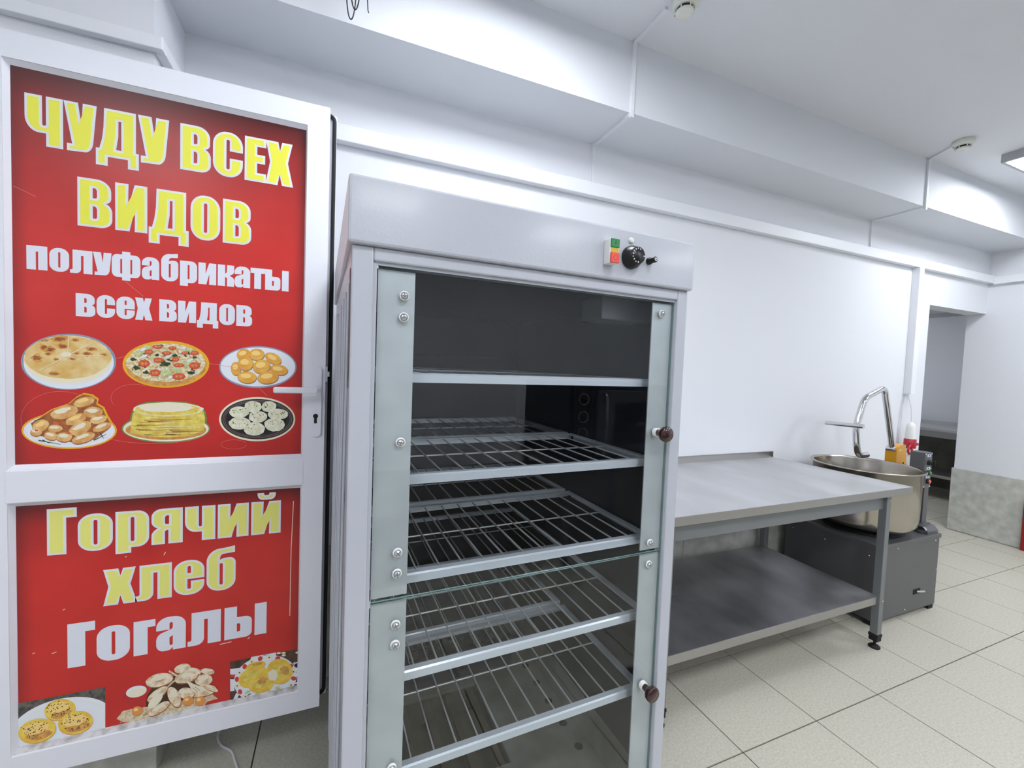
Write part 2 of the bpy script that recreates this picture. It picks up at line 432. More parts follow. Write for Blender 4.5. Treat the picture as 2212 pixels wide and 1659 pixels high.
for (za, zb) in ((ZU0, ZU1), (ZL0, ZL1)):      # glazing beads
    b = MB()
    b.prism([(YD + .002, zb), (YPAN, zb), (YPAN, zb - .011)], 0, DLI, DRI).prism([(YD + .002, za), (YPAN, za), (YPAN, za + .011)], 0, DLI, DRI)
    b.prism([(DLI, YD + .002), (DLI, YPAN), (DLI + .009, YPAN)], 2, za, zb).prism([(DRI, YD + .002), (DRI, YPAN), (DRI - .005, YPAN)], 2, za, zb)
    b.build('glazing_bead', 'white_pvc', door)
fl_ = MB().box((DL - .018, YD + .042, DBOT + .01), (DR_ + .02, YD + .06, DTOP + .0), .003); fl_.build('rebate_flange', 'white_pvc', door)
gk = MB().tube([(DL, YD + .036, DTOP - .006), (DR_ + .013, YD + .036, DTOP - .006), (DR_ + .013, YD + .036, DBOT + .02), (DL, YD + .036, DBOT + .02)], .0062, 8, fillet=.02)
gk.build('gasket', 'black_matte', door)
MB().box((DR_ - .001, YD + .012, 1.335), (DR_ + .006, YD + .03, 1.385)).box((DR_, YD + .015, 1.352), (DR_ + .012, YD + .027, 1.368)).build('latch', 'screw', door)
MB().box((DR_ - .0005, YD + .013, 1.05), (DR_ + .001, YD + .028, 1.55)).build('lock_strip', 'galv', door)
for z in (.45, 1.2, 1.98):
    MB().cyl((DL - .02, YD + .05, z), (DL - .02, YD + .05, z + .1), .009, n=14).box((DL - .03, YD + .055, z + .01), (DL - .012, YP + .0, z + .09)).build('hinge', 'white_pvc', door)
# handle
hx0, hz1 = at_y(672, 791, YD); hx1, hz0 = at_y(693, 942, YD); hx0 += .001; r_ = (hx1 - hx0) / 2; hcx = (hx0 + hx1) / 2
pl = [(hcx + r_ * math.cos(a), hz1 - r_ + r_ * math.sin(a)) for a in [math.pi * k / 12 for k in range(13)]] + [(hcx - r_ * math.cos(a), hz0 + r_ - r_ * math.sin(a)) for a in [math.pi * k / 12 for k in range(13)]]
plate = MB().prism(pl, 1, YD - .009, YD).build('handle_plate', 'white_pvc', door)
hz = at_y(684, 843, YD - .04)[1]; hxe = at_y(590, 844, YD - .055)[0]
MB().cyl((hcx, YD - .009, hz), (hcx, YD - .022, hz), .0135, n=20).cyl((hcx, YD - .02, hz), (hcx, YD - .05, hz), .0085, n=16).build('handle_boss', 'white_pvc', plate)
MB().box((hxe, YD - .06, hz - .0095), (hcx + .008, YD - .046, hz + .0095), .005).build('lever', 'white_pvc', plate)
kx, kz = at_y(681.6, 899, YD - .01)
MB().lathe([(0, 0), (.0078, 0)], (kx, YD - .0096, kz), (0, -1, 0), n=18).box((kx - .0042, YD - .0097, kz - .024), (kx + .0042, YD - .0094, kz)).build('keyhole', 'black_matte', plate)

# poster sheets
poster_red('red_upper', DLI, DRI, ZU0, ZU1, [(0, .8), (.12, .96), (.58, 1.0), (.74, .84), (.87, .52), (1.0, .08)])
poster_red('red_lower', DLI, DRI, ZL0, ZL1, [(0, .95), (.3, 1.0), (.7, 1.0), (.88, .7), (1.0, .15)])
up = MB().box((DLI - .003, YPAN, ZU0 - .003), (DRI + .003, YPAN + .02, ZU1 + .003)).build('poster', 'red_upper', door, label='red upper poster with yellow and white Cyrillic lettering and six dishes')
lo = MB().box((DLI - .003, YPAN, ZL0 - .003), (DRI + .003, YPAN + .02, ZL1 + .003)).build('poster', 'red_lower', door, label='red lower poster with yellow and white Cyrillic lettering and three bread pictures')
MB().prism([(YPAN - .012, ZL0), (YPAN, ZL0), (YPAN, ZL0 + .016)], 0, DLI, DRI).build('sealant', 'seal_dirt', door, label='dirty whitish sealant strip')

# ---- lettering: heavy condensed Cyrillic, drawn as outlines
def rp(pts):
    """polygon with rounded corners; a point may carry (x, y, rx, ry)"""
    out = []; n = len(pts)
    for i, p in enumerate(pts):
        if len(p) == 2: out.append((p[0], p[1])); continue
        x, y = p[0], p[1]; rx = p[2]; ry = p[3] if len(p) > 3 else p[2]
        a = pts[i - 1]; b = pts[(i + 1) % n]
        def step(q):
            dx, dy = q[0] - x, q[1] - y; l = math.hypot(dx, dy)
            rr = rx if abs(dx) >= abs(dy) else ry
            rr = min(rr, l * .5 if len(q) > 2 else l * .98); return (x + dx / l * rr, y + dy / l * rr)
        A = step(a); B = step(b); K = .45
        c1 = (A[0] + (x - A[0]) * .55, A[1] + (y - A[1]) * .55); c2 = (B[0] + (x - B[0]) * .55, B[1] + (y - B[1]) * .55)
        for k in range(9):
            t = k / 8; u = 1 - t
            out.append((u ** 3 * A[0] + 3 * u * u * t * c1[0] + 3 * u * t * t * c2[0] + t ** 3 * B[0], u ** 3 * A[1] + 3 * u * u * t * c1[1] + 3 * u * t * t * c2[1] + t ** 3 * B[1]))
    return out
def glyph(ch, w):
    """outline loops: list of (outer, holes); height 1, width w"""
    c = ch.lower(); X = lambda t: t * w
    r = (.46 * w, .30); t = .17
    cw = .11 * w; h0 = .445 * w; h1 = h0 + cw
    R = (r[0], r[1]); q = (cw * .5, cw * .5)
    hole_o = [(h0, t, *q), (h1, t, *q), (h1, 1 - t, *q), (h0, 1 - t, *q)]
    s2 = X(.445); s3 = X(.555)
    if c == 'п': return [([(0, 0), (0, 1), (w, 1), (w, 0), (s3, 0), (s3, .76), (s2, .76), (s2, 0)], [])]
    if c == 'г': return [([(0, 0), (0, 1), (w, 1), (w, .79), (X(.64), .79), (X(.64), 0)], [])]
    if c == 'т': return [([(0, 1), (w, 1), (w, .75), (X(.73), .75), (X(.73), 0), (X(.26), 0), (X(.26), .75), (0, .75)], [])]
    if c in 'ий':
        o = [([(0, 0), (0, 1), (X(.41), 1), (X(.395), .5), (X(.60), 1), (w, 1), (w, 0), (X(.60), 0), (X(.61), .5), (X(.44), 0)], [])]
        if c == 'й': o.append((rp([(X(.20), 1.26), (X(.22), 1.05, .16 * w, .14), (X(.80), 1.05, .16 * w, .14), (X(.82), 1.26), (X(.60), 1.26), (X(.60), 1.19, .05 * w, .05), (X(.42), 1.19, .05 * w, .05), (X(.42), 1.26)]), []))
        return o
    if c == 'о': return [(rp([(0, 0, *R), (w, 0, *R), (w, 1, *R), (0, 1, *R)]), [rp(hole_o)])]
    if c == 'с': return [(rp([(w, .58), (w, 1, *R), (0, 1, *R), (0, 0, *R), (w, 0, *R), (w, .42), (s3, .42), (s3, t, *q), (s2, t, *q), (s2, 1 - t, *q), (s3, 1 - t, *q), (s3, .58)]), [])]
    if ch == 'Е': return [([(0, 0), (0, 1), (w, 1), (w, .80), (X(.58), .80), (X(.58), .62), (X(.95), .62), (X(.95), .42), (X(.58), .42), (X(.58), .20), (w, .20), (w, 0)], [])]
    if ch == 'е': return [(rp([(w, .455), (w, 1, *R), (0, 1, *R), (0, 0, *R), (w, 0, *R), (w, .40), (s3, .40), (s3, t, *q), (s2, t, *q), (s2, .455)]), [rp([(s2, .63), (s2, .83, *q), (s3, .83, *q), (s3, .63)])])]
    if c == 'х': return [([(0, 1), (X(.44), 1), (X(.505), .80), (X(.58), 1), (X(.96), 1), (X(.80), .54), (w, 0), (X(.59), 0), (X(.5), .25), (X(.43), 0), (0, 0), (X(.15), .52)], [])]
    if c == 'в': return [(rp([(0, 0), (0, 1), (X(.97), 1, .42 * w, .26), (X(.97), .53, .22 * w, .10), (X(.80), .515), (w, .49, .26 * w, .16), (w, 0, .34 * w, .18)]), [rp([(s2 - .01 * w, .60), (s2 - .01 * w, .81), (s3, .81, .07 * w, .07), (s3, .60, .04 * w, .04)]), rp([(s2 - .01 * w, .18), (s2 - .01 * w, .43), (s3, .43, .07 * w, .07), (s3, .18, .04 * w, .04)])])]
    if c == 'д': return [([(0, -.19), (0, .16), (X(.08), .16), (X(.14), .36), (X(.175), .6), (X(.19), 1), (X(.93), 1), (X(.93), .16), (w, .16), (w, -.19), (X(.74), -.19), (X(.74), 0), (X(.27), 0), (X(.27), -.19)], [[(X(.465), .17), (X(.515), .45), (X(.52), .77), (X(.585), .77), (X(.585), .17)]])]
    if c == 'у': return [(rp([(0, 1), (X(.43), 1), (X(.53), .55), (X(.575), 1), (w, 1), (X(.86), .02, .22 * w, .2), (X(.09), .0), (X(.09), .15), (X(.25), .15)]), [])]
    if c == 'л': return [(rp([(w, 0), (w, 1), (X(.115), 1), (X(.115), .15, .05 * w, .06), (0, .15), (0, 0), (X(.49), 0, .24 * w, .2), (X(.49), .76), (X(.60), .76), (X(.60), 0)]), [])]
    if c == 'ф':
        hw = .065
        return [(rp([(0, 0, .3 * w, .25), (X(.36), 0, .04, .02), (X(.36), -.14), (X(.645), -.14), (X(.645), 0, .04, .02), (w, 0, .3 * w, .25), (w, 1, .3 * w, .25), (X(.645), 1, .04, .02), (X(.645), 1.13), (X(.36), 1.13), (X(.36), 1, .04, .02), (0, 1, .3 * w, .25)]), [rp([(X(.295), .16, .02, .03), (X(.36), .16), (X(.36), .80), (X(.295), .80, .02, .03)]), rp([(X(.645), .16), (X(.71), .16, .02, .03), (X(.71), .80, .02, .03), (X(.645), .80)])])]
    if c == 'а': return [(rp([(w, 0), (w, 1, .42 * w, .28), (0, 1, .42 * w, .28), (0, .62), (s2, .62), (s2, .83, *q), (s3, .83, *q), (s3, .64, .06 * w, .06), (0, .50, .2 * w, .16), (0, 0, .3 * w, .2), (X(.5), 0, .12 * w, .1), (X(.56), .09), (X(.56), 0)]), [rp([(s2, .15, *q), (s3, .15, *q), (s3, .44), (s2, .38)])])]
    if c == 'б': return [(rp([(0, 0, *R), (w, 0, *R), (w, .95, .3 * w, .16), (X(.56), .95, .1 * w, .05), (X(.45), .90), (X(.47), 1.06, .1 * w, .1), (X(.97), 1.09), (X(.97), 1.28), (X(.6), 1.24), (0, 1.22, .45 * w, .34)]), [rp([(h0, t, *q), (h1, t, *q), (h1, .80, *q), (h0, .80, *q)])])]
    if c == 'р': return [(rp([(0, -.15), (0, 1), (X(.5), 1), (w, 1, .34 * w, .26), (w, 0, .34 * w, .26), (X(.46), 0), (X(.46), -.15)]), [rp([(s2, t, *q), (s3, t, *q), (s3, .83, *q), (s2, .83, *q)])])]
    if c == 'к': return [(rp([(0, 0), (0, 1), (s2, 1), (s2, .60), (X(.55), .64, .06 * w, .06), (X(.56), 1), (w, 1), (w, .62, .14 * w, .12), (X(.72), .51), (w, .40, .14 * w, .12), (w, 0), (X(.56), 0), (X(.56), .40, .06 * w, .06), (s2, .43), (s2, 0)]), [])]
    if c == 'ы': return [(rp([(0, 0), (0, 1), (X(.29), 1), (X(.29), .66), (X(.645), .66, .16 * w, .16), (X(.645), 0, .16 * w, .16)]), [rp([(X(.29), .21), (X(.29), .46), (X(.37), .46, .03 * w, .05), (X(.37), .21, .03 * w, .05)])]), ([(X(.71), 0), (X(.71), 1), (w, 1), (w, 0)], [])]
    if c == 'я': return [(rp([(w, 0), (w, 1), (0, 1, .34 * w, .22), (0, .51, .22 * w, .12), (X(.2), .455), (0, .38, .2 * w, .12), (0, 0), (s2 - .02 * w, 0), (s2 - .02 * w, .38, .05 * w, .06), (s3 - .02 * w, .39), (s3 - .02 * w, 0)]), [rp([(s2 - .02 * w, .56, .04 * w, .05), (s3, .56), (s3, .80), (s2 - .02 * w, .80, .06 * w, .08)])])]
    if c == 'ч': return [(rp([(w, 0), (w, 1), (X(.55), 1), (X(.55), .41, *q), (X(.45), .41, *q), (X(.45), 1), (0, 1), (0, .26, .36 * w, .3), (X(.55), .26), (X(.55), 0)]), [])]
    raise KeyError(ch)
def area(l): return sum(l[i - 1][0] * l[i][1] - l[i][0] * l[i - 1][1] for i in range(len(l))) / 2
def inset(l, d, hole):
    """move an outline inwards (outer) or outwards (hole) by d"""
    pts = []
    for p in l:
        if not pts or math.hypot(p[0] - pts[-1][0], p[1] - pts[-1][1]) > 2e-4: pts.append(p)
    if math.hypot(pts[0][0] - pts[-1][0], pts[0][1] - pts[-1][1]) < 2e-4: pts.pop()
    s = 1 if area(pts) > 0 else -1
    if hole: s = -s
    out = []; n = len(pts)
    for i in range(n):
        a, p, b = pts[i - 1], pts[i], pts[(i + 1) % n]
        d1 = Vector((p[0] - a[0], p[1] - a[1])).normalized(); d2 = Vector((b[0] - p[0], b[1] - p[1])).normalized()
        n1 = Vector((-d1.y, d1.x)) * s; n2 = Vector((-d2.y, d2.x)) * s; m = n1 + n2
        if m.length < .3: m = n1 * 1.0
        else: m = m / max(m.length_squared / 2, .45)
        out.append((p[0] + m.x * d, p[1] + m.y * d))
    return out
def lettering(parent, name, letters, top, base, outlined, fill='print_yellow', label=None):
    """letters: (character, left px, right px); top/base: two photo points each on cap line and base line"""
    (ax, ay), (bx, by) = top; (cx_, cy_), (dx, dy) = base
    A, B, C_, D = [at_y(*p, YPAN) for p in (top[0], top[1], base[0], base[1])]
    def zt(x): return A[1] + (B[1] - A[1]) * (x - A[0]) / (B[0] - A[0])
    def zb(x): return C_[1] + (D[1] - C_[1]) * (x - C_[0]) / (D[0] - C_[0])
    m = MB()
    for ch, l, r in letters:
        xl = at_y(l, cy_, YPAN)[0]; xr = at_y(r, dy, YPAN)[0]; xm = (xl + xr) / 2; h = zt(xm) - zb(xm); asp = (xr - xl) / h
        for outer, holes in glyph(ch, asp):
            tr = lambda p: (xl + p[0] * h, zb(xl + p[0] * h) + p[1] * (zt(xl + p[0] * h) - zb(xl + p[0] * h)))
            o = [tr(p) for p in outer]; hs = [[tr(p) for p in q] for q in holes]
            m.m = 0; m.flat([o] + hs, YPAN - .0004)
            if outlined:
                for k, (dd, yy) in enumerate(((.0036, .0007), (.0062, .0010))):
                    m.m = k + 1
                    m.flat([inset(o, dd, False)] + [inset(q, dd, True) for q in hs], YPAN - yy)
    return m.build(name, ['print_white', 'print_cream', fill], parent, fix=False, label=label)
lettering(up, 'lettering', [('Ч', 54, 137.4), ('У', 138, 209.8), ('Д', 207.1, 300.2), ('У', 298.2, 365.3), ('В', 389.4, 455.3), ('С', 460.2, 524.4), ('Е', 528.9, 574.7), ('Х', 574.7, 633.3)],
          ((54.1, 199.5), (530, 293)), ((99.7, 316.7), (529, 388.4)), True)
lettering(up, 'lettering', [('В', 167.7, 243), ('И', 249.1, 318.4), ('Д', 321.3, 407.8), ('О', 411.6, 475.6), ('В', 481.3, 542.7)],
          ((168, 381.4), (481.9, 428.9)), ((168, 486.8), (481.3, 523.8)), True)
lettering(up, 'lettering', [('п', 57.5, 103.3), ('о', 107, 150), ('л', 151.4, 200.2), ('у', 200.9, 241.4), ('ф', 241.4, 303.5), ('а', 306.6, 344.1), ('б', 348.2, 385.1), ('р', 388.9, 425.7), ('и', 428.8, 466.9), ('к', 470.6, 505.6), ('а', 507, 540.2), ('т', 541.3, 572.2), ('ы', 573.1, 623.3)],
          ((57.8, 528.9), (623.3, 586.2)), ((58.2, 580.8), (622.9, 630)), False)
lettering(up, 'lettering', [('в', 163.9, 206.3), ('с', 209, 248.9), ('е', 251.7, 291.3), ('х', 292.2, 329.5), ('в', 344.1, 381.9), ('и', 384.7, 423.6), ('д', 425.7, 471.5), ('о', 473.6, 507.3), ('в', 510.5, 544.4)],
          ((164.1, 633), (511.2, 658.5)), ((164.1, 682.7), (510.8, 703.6)), False)
lettering(lo, 'lettering', [('Г', 102, 166.7)], ((102, 1100), (166, 1095.5)), ((103.2, 1200.1), (166, 1195)), True, 'print_yellow_soft')
lettering(lo, 'lettering', [('о', 168.4, 244), ('р', 249.7, 322.4), ('я', 327.3, 394.9), ('ч', 399.3, 465.2), ('и', 469.9, 537), ('й', 541.9, 606.1)],
          ((207, 1109), (606.1, 1080.5)), ((192.3, 1191), (605.3, 1150.1)), True, 'print_yellow_soft')
lettering(lo, 'lettering', [('х', 223.2, 296.4), ('л', 292.2, 371.2), ('е', 375, 441.3), ('б', 445.7, 508.5)],
          ((223.6, 1231.3), (371.2, 1214.1)), ((223.6, 1309.7), (370.8, 1289.6)), True, 'print_yellow_soft')
lettering(lo, 'lettering', [('Г', 146.2, 205.9)], ((146.2, 1348.8), (205.9, 1340.3)), ((146.6, 1443.5), (205.9, 1434)), False)
lettering(lo, 'lettering', [('о', 209, 280.8), ('г', 288.7, 335.9), ('а', 337.5, 401.4), ('л', 405.1, 476.9), ('ы', 484.2, 575.4)],
          ((335.9, 1336.7), (575.4, 1300)), ((288.7, 1418), (575.4, 1367.1)), False)

# ---- printed food pictures (flat print: thin stacked shapes on the sheet)
def pm(name, c1, c2=None, sc=60, ct=(.35, .65), det=5): 
    if name not in MATS: mat(name, c1, .4, col2=c2, nscale=sc, ndetail=det, contrast=ct)
    return name
PRN = [pm('p_blue', (140, 150, 172)), pm('p_white', (232, 236, 244)), pm('p_pie', (236, 214, 158), (222, 178, 92), 28), pm('p_brown', (150, 82, 40), (176, 108, 54), 60),
       pm('p_ochre', (206, 146, 70), (222, 172, 92), 60), pm('p_cream', (240, 232, 206)), pm('p_gold', (240, 178, 34)), pm('p_crust', (224, 172, 96), (196, 130, 62), 70),
       pm('p_cheese', (240, 232, 200), (206, 176, 110), 130, (.4, .62)), pm('p_tomato', (206, 78, 46), (226, 110, 66), 120), pm('p_dgreen', (34, 52, 30), (62, 88, 42), 150),
       pm('p_lgreen', (178, 196, 128), (216, 222, 168), 150), pm('p_bun', (240, 188, 84), (228, 160, 56), 40), pm('p_bun_hi', (250, 214, 130)), pm('p_dark', (70, 38, 20)),
       pm('p_roll', (236, 196, 132), (214, 152, 82), 50), pm('p_pancake', (240, 222, 112), (216, 188, 76), 60), pm('p_green_line', (110, 140, 70)), pm('p_plate', (48, 36, 34)),
       pm('p_black', (18, 15, 16)), pm('p_dough', (244, 243, 222), (216, 218, 184), 60), pm('p_seed', (40, 28, 22)), pm('p_table', (60, 56, 52), (110, 104, 98), 90),
       pm('p_loaf', (246, 232, 206), (204, 158, 108), 60, (.42, .68)), pm('p_egg', (226, 150, 84)), pm('p_cup', (190, 40, 40)), pm('p_mat', (232, 218, 188), (200, 178, 140), 160),
       pm('p_yellow_bread', (244, 216, 92), (230, 182, 62), 36), pm('p_wood', (66, 42, 32), (92, 64, 50), 60), pm('p_red', (214, 60, 52)), pm('p_navy', (34, 36, 66)), pm('p_ring', (122, 108, 104)),
       pm('p_scratch', (232, 150, 140))]
PI = {n: i for i, n in enumerate(PRN)}
class Pic:
    def __init__(s, parent, ox, oy, sc, name, label): s.p = parent; s.o = (ox, oy, sc); s.mb = MB(); s.k = 0; s.n = name; s.l = label; s.clip = None
    def P(s, x, y): return at_y(s.o[0] + x * s.o[2], s.o[1] + y * s.o[2], YPAN)
    def poly(s, pts, m):
        if s.clip: pts = [s.clip(*p) for p in pts]
        s.k += 1; s.mb.m = PI[m]; s.mb.flat([[s.P(*p) for p in pts]], YPAN - .0003 - s.k * .000012); return s
    def ell(s, cx, cy, rx, ry, m, rot=0, n=28, wob=0.0):
        c, q = math.cos(math.radians(rot)), math.sin(math.radians(rot)); pts = []
        for i in range(n):
            a = 2 * math.pi * i / n; k = 1 + (random.uniform(-wob, wob) if wob else 0)
            x, y = rx * k * math.cos(a), ry * k * math.sin(a); pts.append((cx + x * c - y * q, cy + x * q + y * c))
        return s.poly(pts, m)
    def line(s, a, b, w, m, w2=None):
        d = Vector((b[0] - a[0], b[1] - a[1])); n = Vector((-d.y, d.x)).normalized(); w2 = w if w2 is None else w2
        return s.poly([(a[0] + n.x * w / 2, a[1] + n.y * w / 2), (b[0] + n.x * w2 / 2, b[1] + n.y * w2 / 2), (b[0] - n.x * w2 / 2, b[1] - n.y * w2 / 2), (a[0] - n.x * w / 2, a[1] - n.y * w / 2)], m)
    def done(s): return s.mb.build(s.n, PRN, s.p, fix=False, label=s.l)
A = (30, 710, .19439); B = (450, 730, .15067); Cc = (20, 1380, .20796); Dd = (470, 1390, .09645)
# flat pie
p = Pic(up, *A, 'pie_picture', 'printed round flat pie cut in slices')
p.ell(608, 368, 530, 312, 'p_blue', n=48).ell(610, 380, 502, 290, 'p_white', n=48).ell(600, 345, 492, 270, 'p_cream', n=48).ell(600, 318, 482, 238, 'p_pie', n=48, wob=.015)
for e in [(510, 118, 80, 32), (545, 192, 60, 26), (400, 232, 62, 30), (255, 325, 55, 36), (380, 280, 36, 16), (870, 225, 52, 20), (815, 280, 45, 22), (700, 275, 26, 12), (680, 125, 42, 16), (470, 340, 28, 12), (340, 130, 40, 14), (1000, 290, 30, 14), (660, 335, 40, 12), (450, 500, 60, 18), (330, 210, 40, 30)]:
    p.ell(e[0], e[1], e[2] * 1.25, e[3] * 1.3, 'p_ochre', n=16, wob=.25).ell(e[0], e[1], e[2] * .8, e[3] * .75, 'p_brown', n=14, wob=.3)
for q in [(610, 85), (870, 165), (290, 468), (950, 450), (330, 125), (1000, 300)]: p.line((600, 295), q, 9, 'p_cream', 5); p.line((604, 298), (q[0] + 6, q[1] + 5), 3, 'p_ochre')
p.ell(580, 285, 62, 26, 'p_cream', wob=.2); p.done()
# pizza
p = Pic(up, *A, 'pizza_picture', 'printed pizza with tomato slices and greens')
p.ell(1690, 395, 482, 261, 'p_gold', n=48).ell(1692, 402, 452, 236, 'p_crust', n=48, wob=.01).ell(1690, 378, 440, 212, 'p_cheese', n=48, wob=.02)
for k in range(90):
    a = random.uniform(0, 6.28); r = random.uniform(0, 1) ** .5; x, y = 1690 + 415 * r * math.cos(a), 375 + 190 * r * math.sin(a)
    p.ell(x, y, random.uniform(8, 26), random.uniform(5, 13), random.choice(['p_cream', 'p_ochre', 'p_dgreen', 'p_lgreen', 'p_cheese', 'p_brown', 'p_white']), random.uniform(0, 90), 9, .3)
for e in [(1690, 490, 60, 35), (1920, 385, 55, 28), (1480, 215, 42, 25), (1820, 455, 50, 25), (1390, 270, 52, 26), (1960, 240, 42, 20), (1545, 310, 32, 20)]: p.ell(*e, 'p_lgreen', n=14, wob=.3)
for e in [(1680, 395, 50, 25), (1365, 435, 35, 25), (1470, 485, 38, 20), (1790, 298, 38, 18), (1330, 340, 30, 20), (1720, 345, 18, 12), (1965, 490, 45, 18), (1590, 295, 25, 15), (2010, 320, 25, 12), (1640, 185, 25, 12)]: p.ell(*e, 'p_dgreen', n=13, wob=.4)
for e in [(1450, 385, 62, 40), (1505, 258, 50, 26), (1610, 350, 58, 28), (1570, 490, 60, 38), (1835, 530, 70, 38), (1800, 340, 42, 24), (2010, 410, 62, 38), (1835, 405, 62, 22), (1765, 215, 45, 20), (2010, 270, 45, 24), (1600, 200, 60, 22), (1700, 270, 55, 20), (1900, 270, 38, 18)]:
    p.ell(*e, 'p_red', n=18).ell(e[0], e[1] - 2, e[2] * .86, e[3] * .82, 'p_tomato', n=16)
    p.ell(e[0] - e[2] * .3, e[1], e[2] * .22, e[3] * .35, 'p_ochre', n=8).ell(e[0] + e[2] * .3, e[1], e[2] * .22, e[3] * .35, 'p_ochre', n=8)
for e in [(1440, 230, 36, 16), (1720, 312, 40, 12), (1960, 350, 40, 13), (1740, 540, 25, 18), (1450, 305, 45, 13), (1890, 215, 30, 12)]: p.ell(*e, 'p_white', -20, 12, .2)
p.done()
# buns on a white plate
p = Pic(up, *B, 'bun_picture', 'printed golden buns on a white plate')
p.ell(710, 418, 556, 301, 'p_blue', n=48).ell(710, 416, 536, 280, 'p_white', n=48)
for e in [(505, 238, 100, 80, -15), (695, 240, 112, 86, 0), (930, 297, 128, 76, 28), (395, 440, 72, 98, 0), (1010, 460, 132, 78, 8), (535, 370, 112, 102, 0), (765, 412, 128, 102, -10), (555, 565, 138, 88, 4), (855, 570, 152, 90, -6)]:
    p.ell(e[0] + 4, e[1] + 7, e[2], e[3], 'p_dark', e[4]).ell(*e[:4], 'p_ochre', e[4]).ell(e[0], e[1] - 6, e[2] * .93, e[3] * .9, 'p_bun', e[4]).ell(e[0] - e[2] * .12, e[1] - e[3] * .25, e[2] * .55, e[3] * .4, 'p_bun_hi', e[4])
    p.line((e[0] - e[2] * .6, e[1] + e[3] * .3), (e[0] + e[2] * .6, e[1] + e[3] * .25), 5, 'p_ochre')
p.done()
# rolls
p = Pic(up, *A, 'roll_picture', 'printed heap of stuffed rolls on an oval plate')
heap = [(190, 1050), (300, 985), (430, 900), (610, 840), (690, 770), (770, 730), (860, 745), (925, 790), (915, 840), (985, 880), (1020, 960), (1080, 1060), (1050, 1120), (900, 1230), (720, 1280), (480, 1230), (230, 1180)]
p.ell(615, 1130, 530, 206, 'p_gold', n=48); p.poly([(615 + (x - 615) * 1.06, 1010 + (y - 1010) * 1.06) for x, y in heap], 'p_gold')
p.ell(615, 1132, 508, 188, 'p_white', n=48).poly(heap, 'p_brown')
for e in [(780, 815, 122, 58, -14), (880, 930, 112, 66, 0), (560, 930, 165, 76, -14), (300, 1080, 95, 70, -20), (690, 1010, 125, 62, -20), (940, 1010, 100, 50, -12), (460, 1110, 85, 46, 0), (980, 1095, 110, 46, -20), (740, 1110, 135, 74, -22), (250, 1150, 68, 48, 0), (415, 1190, 78, 52, 10), (560, 1205, 90, 58, 0), (775, 1215, 135, 58, -18)]:
    p.ell(e[0], e[1] + 5, e[2], e[3], 'p_brown', e[4], 20).ell(e[0], e[1] - 2, e[2] * .97, e[3] * .92, 'p_roll', e[4], 20, .05).ell(e[0] - e[2] * .1, e[1] - e[3] * .3, e[2] * .6, e[3] * .35, 'p_cream' if e[0] % 3 else 'p_bun_hi', e[4], 14, .2)
for e in [(470, 1050, 40, 18), (560, 1050, 25, 10), (255, 1130, 22, 12), (610, 1160, 28, 10)]: p.ell(*e, 'p_tomato', 10, 10, .3)
for q in [((275, 1240), (520, 1285)), ((320, 1235), (400, 1275)), ((890, 1240), (1030, 1170)), ((960, 1160), (1000, 1220)), ((230, 1025), (345, 990))]: p.line(*q, 12, 'p_dgreen', 4)
p.done()
# stack of thin flat cakes
p = Pic(up, *A, 'pancake_picture', 'printed tall stack of thin yellow flatbreads')
st = [(1300, 1150), (1310, 1010), (1325, 940), (1380, 860), (1480, 830), (1700, 815), (1900, 825), (2030, 860), (2110, 920), (2125, 1000), (2110, 1130), (1950, 1190), (1700, 1210), (1450, 1190)]
p.ell(1690, 1110, 492, 158, 'p_green_line', n=44).poly([(1710 + (x - 1710) * 1.05, 1000 + (y - 1000) * 1.07) for x, y in st], 'p_green_line')
p.ell(1690, 1112, 476, 142, 'p_cream', n=44).ell(1690, 1125, 450, 110, 'p_crust', n=40).poly(st, 'p_pancake')
for k in range(34):
    y = random.uniform(955, 1190); x0 = random.uniform(1310, 1800); L = random.uniform(80, 420); x1 = min(x0 + L, 2105)
    p.line((x0, y), (x1, y + random.uniform(-14, 10)), random.uniform(3, 9), random.choice(['p_ochre', 'p_brown', 'p_dark', 'p_cream', 'p_ochre']), 2)
p.ell(1715, 895, 392, 76, 'p_cream', n=36, wob=.03).ell(1715, 900, 370, 64, 'p_pancake', n=30, wob=.05).ell(1690, 880, 300, 46, 'p_cream', n=26, wob=.08); p.done()
# dumplings on a dark plate
p = Pic(up, *B, 'dumpling_picture', 'printed pleated dumplings on a dark plate')
p.ell(700, 1164, 546, 317, 'p_cream', n=48).ell(703, 1164, 520, 290, 'p_plate', n=48).ell(703, 1164, 498, 270, 'p_ring', n=48).ell(703, 1164, 488, 261, 'p_plate', n=48).ell(703, 1164, 474, 249, 'p_ring', n=48).ell(703, 1164, 466, 242, 'p_plate', n=48).ell(700, 1155, 430, 220, 'p_black', n=44)
for e in [(640, 985, 125, 82), (870, 985, 106, 80), (445, 1062, 142, 82), (1000, 1092, 142, 78), (450, 1225, 158, 88), (950, 1242, 148, 98), (712, 1130, 132, 84), (662, 1302, 152, 96)]:
    p.ell(*e, 'p_dough', 0, 22, .05)
    for k in range(9):
        a = math.radians(-60 + k * 38 + random.uniform(-8, 8)); p.line((e[0], e[1] - e[3] * .3), (e[0] + e[2] * .75 * math.cos(a), e[1] + e[3] * .75 * math.sin(a)), 7, random.choice(['p_lgreen', 'p_cream', 'p_ochre', 'p_lgreen']), 2)
    p.ell(e[0], e[1] - e[3] * .3, e[2] * .3, e[3] * .28, 'p_cream', 0, 12, .2)
    for k in range(8): p.ell(e[0] + random.uniform(-.7, .7) * e[2], e[1] + random.uniform(-.8, .2) * e[3], random.uniform(6, 15), random.uniform(4, 8), random.choice(['p_green_line', 'p_dgreen', 'p_green_line']), random.uniform(0, 90), 7, .3)
p.done()
